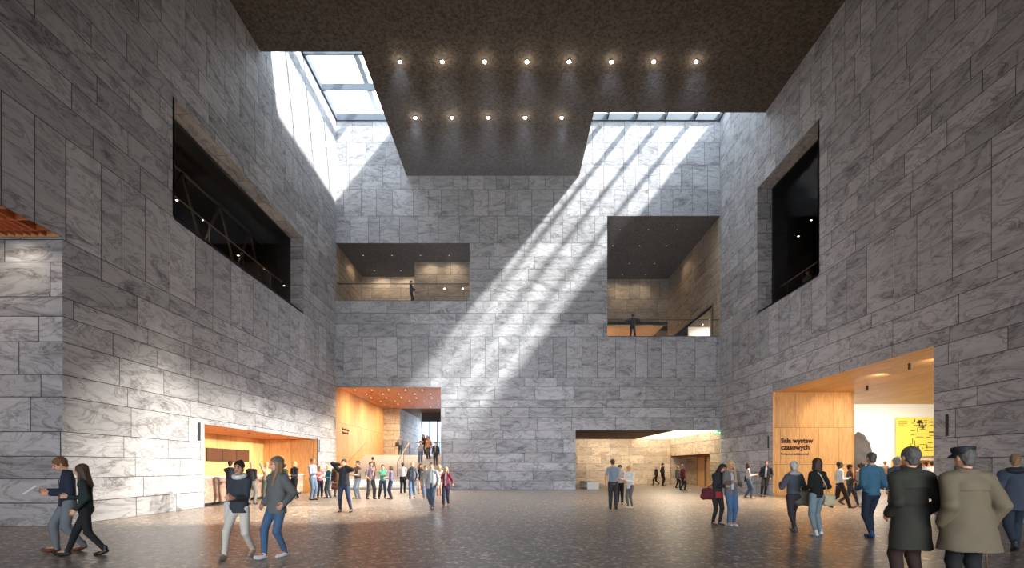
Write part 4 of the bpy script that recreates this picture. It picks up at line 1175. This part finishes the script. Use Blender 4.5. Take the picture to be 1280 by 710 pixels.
# ---- foreground
a1 = person(1138, 0, 0, 'older man seen from behind in a long dark green trench coat', yaw=PI, Y=6.1, H=1.805, hair='darkgrey', hairdo='short', top=(46, 45, 35), topstyle='longcoat', hem=-.20, flare=.024, fat=1.08, thick=.022,
            bottom=(54, 30, 26), feet=((-.06, 0, 0), (.06, -.02, 0)), hands=((-.115, -.04, .03), (.115, -.04, .03)), belt=(40, 40, 32), cape=(48, 47, 37), bottomstyle='trousers')
a2 = person(1211, 0, 0, 'older man seen from behind in a beige raincoat and black peaked cap with a cane', yaw=PI - .12, Y=5.7, H=1.79, hair='darkgrey', hairdo='cropped', hat='cap', top=(112, 98, 76), topstyle='longcoat', hem=-.17, flare=.06, fat=1.12, thick=.03,
            bottom=(26, 24, 26), feet=((-.06, 0, 0), (.06, 0, 0)), hands=((-.13, -.02, -.01), (.13, -.03, .0)), cape=(116, 102, 80), lean=.07, head=(.15, .05, 0))
hpnt = a2['hands'][0]
e = empty('walking_cane', (hpnt[0] + .02, hpnt[1] + .10, 0)); tag(e, 'thin wooden walking cane held by the man in the beige raincoat', 'cane')
tube('shaft', [(.16, .05, .0), (0, -.1, hpnt[2])], .011, plain((92, 64, 42), .5), e)
tube('cane_handle', [(0, -.1, hpnt[2] - .01), (-.01, -.1, hpnt[2] + .04), (-.05, -.1, hpnt[2] + .055), (-.09, -.1, hpnt[2] + .03)], .013, plain((60, 42, 30), .5), e)
person(1269, 687, 562, 'man in a blue hooded jacket striding at the right edge of the view', yaw=PI - .5, hair='lightbrown', hairdo='cropped', top=(58, 68, 88), topstyle='coat', hem=-.09, flare=.03, hood=(30, 36, 52), bottom=(40, 54, 72),
       feet=STEP, hands=((-.16, .06, .0), (.17, .10, .03)), head=(-.3, 0, 0), Y=9.4)
person(1089, 672, 563.5, 'man seen from behind in a teal quilted jacket and dark blue jeans', yaw=PI, hair='darkgrey', hairdo='cropped', top=(44, 112, 146), topstyle='jacket', quilt=True, thick=.013, hem=-.02, bottom=(24, 44, 70), bottomstyle='slim',
       feet=SMALLST, hands=((-.10, -.09, .05), (.10, -.09, .05)), shoe=(40, 70, 120), fat=.96)
a5 = person(1021, 669, 571, 'woman seen from behind in a black jacket and light grey blue leggings', yaw=PI + .15, sex='f', hair='brown', hairdo='mid', top=(18, 18, 20), topstyle='jacket', hem=-.03, bottom=(120, 148, 158), bottomstyle='slim',
       feet=((-.085, -.05, 0), (.07, .06, 0)), hands=((-.11, -.10, .08), (.12, -.09, .08)), shoe=(215, 215, 215), fat=.98)
q = a5['sp'](-.14, .05, -.06)
bag(q, (.27, .10, .25), (204, 190, 150), 'pale yellow green shoulder bag carried by the woman in the black jacket', strap_to=[a5['sp'](-.07, .075, .12), a5['sp'](.01, .075, .26), a5['sp'](.04, .02, .32), a5['sp'](.03, -.06, .29)], yaw=.1)
a6 = person(992, 665.5, 574.5, 'woman seen from behind in a grey jacket with a pale hood', yaw=PI - .1, sex='f', hair='white', hairdo='short', top=(76, 84, 98), topstyle='jacket', hem=.03, hood=(160, 162, 166), bottom=(60, 52, 62), bottomstyle='tights', thick=.02,
       feet=((-.035, -.10, 0), (.02, .10, .01)), hands=((-.10, -.14, .18), (.12, -.12, .16)), shoe=(84, 86, 92))
q = a6['sp'](-.13, .0, -.02)
bag(q, (.36, .14, .40), (130, 120, 104), 'grey beige cloth tote hanging beside the woman with the pale hood', strap_to=[a6['sp'](-.13, -.0, .12)], yaw=-.1)
# ---- pair in the middle right
b1 = person(896, 656, 577.5, 'long haired woman in a dark jacket and red skirt leaning on her friend', yaw=.25, sex='f', hair='dark', hairdo='long', top=(40, 38, 42), topstyle='jacket', hem=.01, skirt=(176, 34, 44), bottom=(40, 34, 38), bottomstyle='tights',
       feet=((-.06, 0, 0), (.05, -.02, 0)), hands=((.02, -.15, .12), (.10, -.13, .14)), head=(.3, .35, .2), side=.10, lean=.05, shoe=(70, 78, 84))
bag(b1['sp'](-.17, .0, -.03), (.34, .16, .24), (104, 34, 42), 'dark red handbag at the hip of the woman in the red skirt', strap_to=[b1['sp'](-.10, .0, .12), b1['sp'](-.06, .0, .32)], yaw=.4)
person(914, 657, 573.5, 'blond woman in a grey coat with beige scarf and blue jeans', yaw=.0, sex='f', hair='blond', hairdo='long', top=(116, 110, 106), topstyle='coat', inner=(186, 188, 200), hem=-.07, flare=.02, scarf=(176, 146, 112), bottom=(62, 112, 168), bottomstyle='slim',
       feet=((-.03, 0, 0), (.035, -.02, 0)), hands=((-.05, -.13, .14), (.13, -.07, .08)), head=(-.2, .1, -.12), shoe=(230, 230, 232))
# ---- pair at the left
c1 = person(85, 689, 567, 'man in a navy blazer and grey trousers walking with a sheet of paper', yaw=-.75, hair='ginger', hairdo='short', top=(30, 38, 66), topstyle='jacket', inner=(176, 184, 196), hem=-.04, bottom=(108, 116, 122), bottomstyle='trousers',
       feet=((-.05, -.10, 0), (.05, .10, .02)), hands=((-.07, -.14, .12), (.05, -.13, .10)), head=(0, .45, 0), lean=.05, shoe=(100, 56, 36))
paper((c1['hands'][0][0] - .13, c1['hands'][0][1] - .06, c1['hands'][0][2] + .02), -.6, 'white sheet of paper held by the man in the navy blazer', tilt=.7, size=(.16, .22))
person(108, 694, 576, 'woman with long brown hair in a dark green jacket and black trousers', yaw=-1.25, sex='f', hair='brown', hairdo='long', top=(22, 44, 38), topstyle='jacket', hem=-.02, thick=.010, bottom=(22, 22, 26), bottomstyle='slim',
       feet=((-.02, -.19, 0), (.03, .16, .02)), hands=((-.06, -.17, .13), (.13, -.04, .0)), head=(-.1, .2, 0), lean=.06, shoe=(24, 22, 22))
# ---- two women walking towards the viewer
d1 = person(299, 697, 573, 'woman in a dark blue sweater and cream trousers with clasped hands', yaw=.05, sex='f', hair='dark', hairdo='bun', top=(50, 56, 66), topstyle='sweater', hem=-.05, flare=.018, thick=.02, bottom=(204, 196, 184), bottomstyle='slim',
       feet=((-.09, -.13, 0), (.075, .12, .02)), hands=((-.035, -.15, .115), (.02, -.155, .105)), sleeve=.92, scarf=(206, 204, 198), tailed=False, head=(.05, .05, 0), shoe=(150, 140, 130), Y=8.75)
bag(d1['sp'](-.13, .075, -.03), (.16, .08, .40), (200, 198, 192), 'white cloth bag hanging at the side of the woman in the dark blue sweater', strap_to=[d1['sp'](-.10, .0, .16), d1['sp'](-.07, .0, .31)], yaw=.3)
person(346, 697, 569, 'woman in a grey wool coat and knit hat with very long hair', yaw=-.35, sex='f', hair='lightbrown', hairdo='verylong', hat='beanie', top=(96, 98, 96), topstyle='coat', hem=-.075, flare=.012, thick=.026, bottom=(54, 96, 142), bottomstyle='slim',
       feet=((-.02, -.15, 0), (.045, .05, 0)), hands=((-.14, -.02, .02), (.14, -.05, .03)), head=(-.5, 0, 0), shoe=(226, 226, 228), Y=8.8)
# ---- in front of the reception
person(288, 626, 576, 'dark haired person in a navy top waiting at the reception counter', yaw=PI + .2, hair='dark', top=(30, 36, 60), topstyle='jacket', bottom=(40, 44, 52), hands=FOLD, Y=20.6, H=1.80)
person(314.5, 630.5, 576, 'bald man seen from behind in a black shirt and grey trousers', yaw=PI, hair='white', hairdo='bald', top=(30, 30, 34), bottom=(122, 118, 112), hands=HOLD, feet=SMALLST)
person(333, 628, 577, 'blond person in beige raising both arms near the reception counter', yaw=-2.2, sex='f', hair='blond', top=(176, 150, 118), hands=PHOTO, bottom=(70, 76, 70))
person(356, 624, 578, 'person in an olive green jacket half hidden behind the grey wool coat', yaw=2.6, hair='dark', top=(70, 84, 50), topstyle='jacket', bottom=(44, 44, 48), hands=HOLD, Y=25.2, H=1.70)
person(368, 623.5, 576, 'fair haired woman in a black jacket and black trousers near the reception counter', yaw=-.3, sex='f', hair='blond', hairdo='bob', top=(34, 36, 44), topstyle='jacket', inner=(60, 84, 120), bottom=(24, 24, 28), feet=SMALLST, hands=HOLD)
# ---- the group in front of the stairs
person(391, 625, 572, 'ginger haired man in a light blue shirt and jeans facing right', yaw=1.2, hair='ginger', top=(134, 144, 172), bottom=(86, 116, 152), hands=HOLD, sleeve=.9)
person(400, 622, 581.5, 'girl in a pink and white top with black trousers', yaw=.5, sex='f', hair='blond', hairdo='mid', top=(206, 96, 112), bottom=(30, 26, 30), hands=HOLD, shoe=(120, 92, 74))
t_ = person(410.5, 622.5, 581, 'girl in a teal top and grey jeans writing on paper', yaw=-.5, sex='f', hair='blond', hairdo='tail', top=(26, 104, 122), bottom=(66, 78, 88), feet=APART, hands=HOLD, head=(0, .3, 0))
paper((t_['hands'][0][0], t_['hands'][0][1] - .1, t_['hands'][0][2] + .05), -.5, 'white paper held by the girl in the teal top', tilt=.6)
person(430, 640, 572.5, 'person in a black jacket and blue jeans with both hands raised to the face', yaw=.1, hair='dark', hairdo='short', top=(24, 26, 34), topstyle='jacket', inner=(40, 66, 92), bottom=(34, 58, 104), bottomstyle='slim', flare=.03, hem=-.03,
       feet=((-.075, .02, 0), (.135, -.03, 0)), hands=((-.05, -.10, .37, None, (-1, .2, .3)), (.05, -.10, .34, None, (1, .2, -.7))), shoe=(20, 20, 24))
g2 = person(421, 622.5, 577, 'person in a brown coat standing behind the one raising both hands', yaw=PI, hair='brown', top=(96, 70, 56), topstyle='coat', bottom=(70, 64, 58), Y=26.3, H=1.74)
bag((wx(419, 24.8), 24.75, .62), (.30, .14, .34), (96, 58, 42), 'brown leather bag carried behind the person raising both hands', strap_to=[(wx(421, 24.8), 24.8, 1.3)])
person(447, 623.5, 575, 'man in a brown vest and light blue jeans looking left', yaw=-.7, hair='dark', top=(94, 62, 52), topstyle='vest', inner=(206, 196, 186), bottom=(150, 180, 206), hands=HOLD, sleeve=.9, shoe=(170, 140, 110), feet=APART)
person(463.5, 624, 576.5, 'man in a dusty violet shirt and dark grey trousers', yaw=.7, hair='dark', top=(122, 104, 118), bottom=(70, 66, 62), bottomstyle='wide', hands=((-.10, -.10, .03), (.04, -.11, .27)), feet=APART, sleeve=.4)
person(478.5, 623.5, 580, 'woman in a bright green top with folded arms', yaw=.4, sex='f', hair='dark', hairdo='bun', top=(40, 172, 132), bottom=(40, 56, 82), hands=FOLD, feet=((-.11, -.02, 0), (.07, 0, 0)))
person(488.5, 624, 582, 'woman with bobbed hair in a lilac and purple top facing left', yaw=-1.1, sex='f', hair='brown', hairdo='bob', top=(118, 108, 168), bottom=(44, 56, 92), hands=HOLD, belt=(98, 44, 84), shoe=(120, 62, 44))
person(466, 608, 569, 'person with a dark bun standing on the lowest steps behind the violet shirt', yaw=PI, sex='f', hair='dark', hairdo='bun', top=(120, 86, 66), bottom=(60, 56, 60), Y=35.2, H=1.72, z=stair_z(35.2))
person(503.5, 616, 577.5, 'person seen from behind in a white shirt and black trousers', yaw=PI, hair='dark', top=(216, 214, 218), bottom=(20, 20, 24), hands=HOLD, feet=SMALLST)
person(515.5, 623, 576.5, 'woman in an open long grey coat and blue jeans walking forward', yaw=.05, sex='f', hair='blond', hairdo='bun', top=(84, 90, 100), topstyle='longcoat', inner=(96, 130, 170), hem=-.16, flare=.03, bottom=(84, 126, 176), feet=STEP, hands=POCK, shoe=(130, 70, 46))
person(525.5, 617, 579, 'woman in a short dark dress between the grey coat and the denim jacket', yaw=.1, sex='f', hair='brown', hairdo='mid', top=(52, 42, 46), skirt=(44, 36, 42), bottom=(196, 150, 124), bottomstyle='tights', feet=SMALLST, hands=SWING)
person(532, 624, 581, 'person in blue jeans and orange shoes behind the pale denim jacket', yaw=.1, hair='brown', top=(150, 150, 148), bottom=(96, 132, 176), feet=SMALLST, hands=HANG, shoe=(206, 104, 66))
person(539.5, 636.5, 576, 'bearded man in an open pale denim jacket and white shirt walking forward', yaw=.0, hair='brown', top=(150, 158, 160), topstyle='coat', inner=(222, 226, 234), hem=-.07, bottom=(56, 84, 118), feet=STEP2, hands=((-.14, -.05, .02), (.14, -.04, .0)), shoe=(104, 92, 88), flare=.01)
person(549, 619.5, 580, 'fair haired woman in a patterned black skirt behind the maroon cardigan', yaw=.1, sex='f', hair='blond', hairdo='long', top=(208, 170, 160), skirt=(44, 40, 44), bottom=(206, 160, 136), bottomstyle='tights', feet=SMALLST, hands=FOLD, shoe=(150, 60, 50))
person(557.5, 634, 582, 'blond woman in an open maroon cardigan and white top', yaw=.0, sex='f', hair='blond', hairdo='mid', top=(132, 34, 58), topstyle='cardigan', inner=(222, 206, 206), hem=-.05, flare=.03, bottom=(40, 56, 94), bottomstyle='slim', feet=STEP, hands=((-.16, -.07, .08), (.17, -.05, .06)), shoe=(160, 100, 66))
# ---- on the stairs
person(500, 0, 0, 'man alone on the upper landing seen from behind in a grey shirt', yaw=PI, hair='grey', hairdo='cropped', top=(132, 138, 148), bottom=(38, 60, 84), Y=41.8, H=1.62, z=2.44, hands=HANG)
bag((wx(496.5, 41.7), 41.7, 3.35), (.30, .14, .30), (30, 34, 46), 'dark shoulder bag of the man on the upper landing', strap_to=[(wx(498, 41.7), 41.7, 3.8)])
for px, Y, H_, lb, kw in ((529.5, 41.6, 1.72, 'dark haired woman in black leading down from the stair landing', dict(sex='f', hair='dark', hairdo='long', top=(44, 38, 42), bottom=(36, 36, 44))),
                          (534, 43.1, 1.74, 'woman in a red and brown top at the head of the stairs', dict(sex='f', hair='brown', hairdo='mid', top=(128, 74, 66), bottom=(52, 56, 72))),
                          (525.5, 38.6, 1.72, 'person in a pale denim jacket with a dark bag on the stairs', dict(hair='dark', top=(140, 156, 176), topstyle='jacket', bottom=(66, 110, 156))),
                          (535.5, 39.3, 1.76, 'person in a tan jacket in the middle of the stair group', dict(hair='brown', top=(150, 104, 72), topstyle='jacket', bottom=(52, 48, 52))),
                          (544.5, 38.3, 1.78, 'man in dark grey descending the right side of the stairs', dict(hair='dark', top=(64, 66, 72), topstyle='jacket', inner=(150, 150, 152), bottom=(44, 48, 58)))):
    person(px, 0, 0, lb, yaw=random.uniform(-.3, .3), Y=Y, H=H_, z=stair_z(Y), feet=STAND, hands=HANG if H_ > 1.75 else HOLD, **kw)
# ---- lower right hall
person(766.5, 636.5, 572.5, 'tall man seen from behind in a grey blue checked shirt', yaw=PI - .2, hair='brown', hairdo='cropped', top=(132, 150, 170), bottom=(54, 54, 58), hands=((-.04, -.12, .07), (.14, .0, .0)), feet=STAND, sleeve=.4, head=(0, .3, .1), hem=-.03)
person(775, 630.5, 580, 'dark haired person in white and black behind the checked shirt', yaw=-.2, hair='dark', top=(196, 196, 196), bottom=(26, 24, 26), hands=HOLD, bottomstyle='trousers', head=(0, .3, 0))
person(787.5, 635.5, 580.5, 'woman in a loose white top and grey leggings with fair tied hair', yaw=-.9, sex='f', hair='blond', hairdo='bun', top=(226, 226, 224), hem=-.07, flare=.01, thick=.014, bottom=(104, 104, 108), bottomstyle='tights', feet=STAND, hands=HOLD, head=(0, .35, 0), shoe=(170, 160, 150))
person(820, 0, 0, 'person in a dark cape striding along the far beige wall', yaw=-1.4, Y=42.0, H=1.62, hair='grey', top=(30, 32, 40), topstyle='coat', hem=-.03, flare=.06, bottom=(26, 26, 30), feet=STEP, hands=SWING)
person(828.5, 0, 0, 'tall figure in black standing by the corner of the far beige wall', yaw=PI / 2, Y=41.0, H=1.84, hair='dark', top=(20, 20, 26), topstyle='coat', bottom=(20, 20, 26), hands=HANG)
person(847.5, 610, 582, 'person in a grey coat beside the one in maroon', yaw=1.9, hair='blond', top=(120, 124, 118), topstyle='coat', bottom=(40, 40, 44), feet=SMALLST)
person(853.5, 613, 580, 'grey haired person in a maroon jacket and dark trousers by the lift doors', yaw=1.7, hair='grey', top=(120, 26, 40), topstyle='jacket', bottom=(46, 40, 42), feet=SMALLST)
# ---- by the right wall
l1 = person(935.5, 623, 577.5, 'dark haired woman in a light striped top and blue jeans facing right', yaw=1.3, sex='f', hair='dark', hairdo='mid', top=(170, 168, 178), bottom=(58, 88, 122), hands=((-.05, -.16, .14), (.02, -.14, .12)), feet=SMALLST, shoe=(130, 112, 88))
bag(l1['sp'](.10, .05, .02), (.26, .12, .22), (36, 36, 50), 'dark navy shoulder bag of the woman in the striped top', yaw=1.3, strap_to=[l1['sp'](.10, .02, .28)])
person(957, 621, 574.5, 'man in a dark open jacket leaning against the marble with crossed legs', yaw=-.5, hair='dark', top=(34, 42, 52), topstyle='jacket', inner=(190, 190, 198), bottom=(22, 22, 28), bottomstyle='slim', feet=((-.10, -.12, 0), (-.02, -.03, 0)), hands=POCK, side=.08, Y=26.2)
# ---- at the exhibition doorway
person(1050, 635, 575, 'man in a white shirt and black trousers walking right with a bag', yaw=1.35, skin=SKIN_D, hair='dark', hairdo='cropped', top=(214, 220, 230), topstyle='shirt', hem=-.03, bottom=(38, 32, 32), feet=WIDE, hands=((-.05, -.14, .12), (.10, -.12, .10)), sleeve=.95, shoe=(60, 34, 24))
person(1062.5, 631, 579, 'bearded man in a grey sweater walking beside the white shirt', yaw=1.2, hair='dark', top=(86, 84, 90), topstyle='sweater', bottom=(58, 70, 92), feet=WIDE2, hands=((-.06, -.15, .12), (.12, -.10, .06)), shoe=(90, 92, 104))
person(1074, 616, 577, 'dark haired person in a red top inside the exhibition doorway', yaw=PI, hair='dark', top=(176, 52, 48), bottom=(50, 54, 62), hands=HANG, Y=26.2, H=1.7)
person(1078, 634, 577, 'person in pale grey trousers mostly hidden behind the teal jacket', yaw=PI - .4, hair='brown', top=(150, 150, 150), bottom=(190, 184, 172), feet=SMALLST, hands=HOLD, shoe=(150, 110, 96))
person(1120, 648, 569.5, 'dark grey haired man whose head shows left of the green trench coat', yaw=PI, Y=15.4, H=1.84, hair='grey', top=(70, 84, 104), topstyle='jacket', bottom=(60, 60, 66))
for px, fy_, hy_, lb, kw in ((1106, 612, 576, 'tiny visitor in beige far inside the exhibition room', dict(hair='lightbrown', top=(176, 140, 112), bottom=(90, 80, 74))),
                             (1150, 616, 578, 'visitor in pink far inside the exhibition right of the trench coat', dict(hair='dark', sex='f', hairdo='bob', top=(186, 110, 110), bottom=(60, 60, 70))),
                             (1157, 618, 577, 'visitor in pale blue near the right edge of the exhibition doorway', dict(hair='dark', top=(136, 170, 206), bottom=(60, 74, 100))),
                             (1164.5, 620, 576, 'visitor in white closest to the right edge of the exhibition doorway', dict(hair='dark', top=(214, 220, 228), bottom=(40, 56, 96)))):
    person(px, fy_, hy_, lb, yaw=PI + random.uniform(-.5, .5), **kw)
# ---- up on the balconies and gallery
person(514, 0, 0, 'lone dark figure at the railing of the upper left balcony', yaw=PI / 2, Y=34.75, H=1.68, z=LBZ[0], hair='dark', top=(26, 26, 28), topstyle='jacket', bottom=(20, 20, 22), hands=HOLD)
person(791, 0, 0, 'dark figure with raised elbows at the edge of the upper right balcony', yaw=PI - .2, Y=34.75, H=1.78, z=RBZ[0], hair='dark', top=(40, 42, 46), topstyle='jacket', bottom=(16, 16, 20), feet=APART, hands=((-.10, -.08, .22, None, (-1, .2, .2)), (.10, -.08, .22, None, (1, .2, .2))))
person(1010, 0, 0, 'dim figure standing in the gallery behind the right gallery window', yaw=-1.2, Y=26.8, H=1.7, z=RWZ[0] - .05, X=XR + .86 + .85, hair='dark', top=(110, 104, 100), bottom=(40, 40, 40), hands=HOLD)
# ------------------------------------------------------------ camera, light, view
cam = bpy.data.cameras.new('camera'); co = bpy.data.objects.new('camera', cam); COL.objects.link(co)
co.location = (0, 0, EYE); co.rotation_euler = (math.radians(90), 0, 0)
cam.sensor_fit = 'HORIZONTAL'; cam.sensor_width = 36; cam.lens = 36 * F / 1280
cam.shift_y = (HZ - 355) / 1280
cam.clip_end = 300
SC.camera = co

w = bpy.data.worlds.new('world'); SC.world = w; w.use_nodes = True
bg = w.node_tree.nodes['Background']; bg.inputs[0].default_value = (0.78, 0.89, 1.0, 1); bg.inputs[1].default_value = SKY

area(((SKL[0] + SKL[1]) / 2, (SKL[2] + D) / 2, TOP + .3), ((SKL[0] + SKL[1]) / 2, (SKL[2] + D) / 2, 0), SKL[1] - SKL[0], D - SKL[2], 1, portal=True)
area(((SKR[0] + SKR[1]) / 2, (SKR[2] + D) / 2, TOP + .3), ((SKR[0] + SKR[1]) / 2, (SKR[2] + D) / 2, 0), SKR[1] - SKR[0], D - SKR[2], 1, portal=True)

s = bpy.data.lights.new('sun', 'SUN'); s.energy = SUN; s.angle = math.radians(2.8); s.color = (1, .97, .92)
so = bpy.data.objects.new('sun', s); COL.objects.link(so)
so.rotation_euler = Vector((-.80, .285, -1)).to_track_quat('-Z', 'Y').to_euler()

WARM = (1, .80, .54); SOFT = (1, .87, .70)
# added fill lamps behind the viewer, where the wall is solid
area((1, REAR + .6, 5.5), (1, 20, 1), 20, 9, FRONT, (.86, .92, 1))
area((1, REAR + .6, 3.6), (1, 16, .2), 22, 4, FRONTLOW, (.84, .91, 1), 85)
# reception
for Y in (21, 24, 27.5): spot((XL - .9, Y, REZ - .06), (XL - 2.2, Y + .3, 0), 560, 150, WARM, .8)
# stair hall
for Y in (36, 40, 44): spot((XL + 2.8, Y, STZ - .1), (XL + .1, Y + .4, 1.6), 1350, 140, WARM, 1.0)
for Y in (38, 43): spot((XL + 4.6, Y, STZ - .1), (XL + 4.6, Y, 0), 1400, 130, SOFT, .9)
spot((XL + 4, 51, ZS - .1), (XL + 4, 51, 0), 200, 150, SOFT, .9)
area((wx(500, YS) + 3, 58.2, ZS + .6), (wx(500, YS) + 3, 62, 4), 8, 2, 1500, (.72, .85, 1))  # added lamp that lights the backdrop beyond the window
area(((wx(500, YS) + 3), 57.2, 5), (wx(500, YS) + 3, 50, 4), 6, 3, 350, (.75, .86, 1))
# lower right hall
for X in (wx(735, 37), wx(770, 37), wx(800, 37)): spot((X, 42.2, HAZ - .08), (X, YH + .2, 1.2), 190, 150, SOFT, .9)
area((XR - 1.5, (D + YH) / 2, HAZ + .85), (XR - 1.5, (D + YH) / 2, 0), 2.6, 10, 520, (1, .86, .66))
spot((XR + .6, hx0 + 3, hz_ - .1), (XR + .8, hx0 + 3, 0), 25, 150, WARM)
# exhibition room
area((22, 21, ZE - .1), (22, 21, 0), 8, 8, 1300, (1, .90, .74))
area((24, 36, ZE + 1.1), (24, 37, 0), 14, 6, 3200, (1, .96, .88))
for Y in (18.2, 21.5, 25.0): spot((15.5, Y, ZE - .12), (18, YE, 2.2), 260, 120, WARM, .9)
# added spots over the doorway, standing in for exhibition light reaching the left wall
for Yt, Y in ((16.6, 17.8), (19.3, 19.4), (22.0, 21.0), (24.7, 22.6), (27.4, 24.2), (30.1, 25.8)):
    spot((XR - .35, Y, ZE - .15), (XL, Yt, 1.0), WASH, 20, (1, .93, .82), .85, .12)
# spots added to make light pools on the floor
for T in ((-9.3, 16.9, 0), (-6.2, 17.0, 0), (-7.6, 22.0, 0)): spot((T[0] + 1.2, T[1] + .6, CEIL - .1), T, POOL, 22, (1, .92, .78), .6, .12)
for X in (XL + 1.6, XL + 4.6): spot((X, D + .6, STZ - .1), (X + .8, 30.5, 0), 4200, 80, SOFT, .9)
for Y in (18.5, 22.5, 25.5): spot((XR + .4, Y, ZE - .1), (XR - 4.2, Y, 0), 3600, 80, WARM, .9)
area((XL - 4.5, 8.5, PZ + .55), (XL - 4.5, 8.5, 0), 8.5, 9, 500, (1, .74, .5))
for X, Y, Z, E in ((gi - 1.6, 20, LWZ[0] + 2.0, 45), (gi - 1.6, 25.5, LWZ[0] + 2.0, 45), (gi - 4.5, 23, LWZ[0] + 3.2, 70), (gi2 + 2.2, 26, RWZ[0] + 2.6, 40)):  # added point lamps without fixtures, brightening the dark galleries
    gl_ = bpy.data.lights.new('gallery_fill', 'POINT'); gl_.energy = E; gl_.color = (1, .78, .55); gl_.shadow_soft_size = .04
    go_ = bpy.data.objects.new('gallery_fill', gl_); COL.objects.link(go_); go_.location = (X, Y, Z)
# balconies
for X in (XL + 1.6, XL + 3.6): spot((X, 38.8, LBZ[1] - .08), (X, Y2 + .2, LBZ[0] + 1), 90, 150, SOFT, .9)
for X in (wx(535, 36), wx(565, 36)): spot((X, 36.1, LBZ[1] - .08), (X, Y3 + .2, LBZ[0] + 1.2), 50, 150, SOFT, .9)
spot((XL + .8, 37, LBZ[1] - .08), (XL, 37.2, LBZ[0] + 1), 30, 150, WARM, .9)
for X in (wx(775, 43), wx(805, 43)): spot((X, 44, RBZ[1] - .1), (X, Y4 + .1, RBZ[0] + 3), 60, 140, SOFT, .9)
spot((XR - 1.2, 40, RBZ[1] - .1), (XR, 41, RBZ[0] + 3), 60, 140, WARM, .9)
for X in (8, 10.5, 12.6): spot((X, 48, zl + .05), (X, 49.5, RBZ[0] + 1), 800, 150, (1, .93, .80), .9, .04)
area((XR + 2.5, 38, lz - .05), (XR + 2.5, 38.6, 0), 3, 2.5, 500, (1, .95, .85))
# side passage at the left edge
for X in (XL - 1, XL - 3): spot((X, PY - .7, PZ - .05), (X, PY + .2, PZ - 3.0), 60, 140, SOFT, .9)
area((XL - 4, 7, PZ - .1), (XL - 3, 12, 0), 5, 5, 110, (.8, .88, 1))

if HAZE:
    hz = boxes('haze', [(XL + .05, XR - .05, 23.9, D - .02, 6.0, CEIL - .05)], None)
    hz.data.materials.clear()
    m = bpy.data.materials.new('thin_haze'); m.use_nodes = True; nt = m.node_tree; nt.nodes.clear()
    o_ = nt.nodes.new('ShaderNodeOutputMaterial'); v_ = nt.nodes.new('ShaderNodeVolumeScatter')
    v_.inputs['Density'].default_value = HAZE; v_.inputs['Anisotropy'].default_value = 0.2
    nt.links.new(v_.outputs[0], o_.inputs['Volume']); hz.data.materials.append(m)
    tag(hz, 'thin haze hanging in the upper atrium where the sunbeam shows', 'haze', kind='stuff')
SC.view_settings.view_transform = 'Standard'
SC.view_settings.look = 'None'
SC.view_settings.gamma = 1.0
SC.view_settings.exposure = EXPO
SC.view_settings.use_curve_mapping = False
SC.cycles.use_denoising = True
SC.cycles.max_bounces = 8
SC.cycles.diffuse_bounces = 5
SC.cycles.transparent_max_bounces = 12
SC.cycles.sample_clamp_indirect = 8
SC.cycles.caustics_reflective = False
SC.cycles.caustics_refractive = False
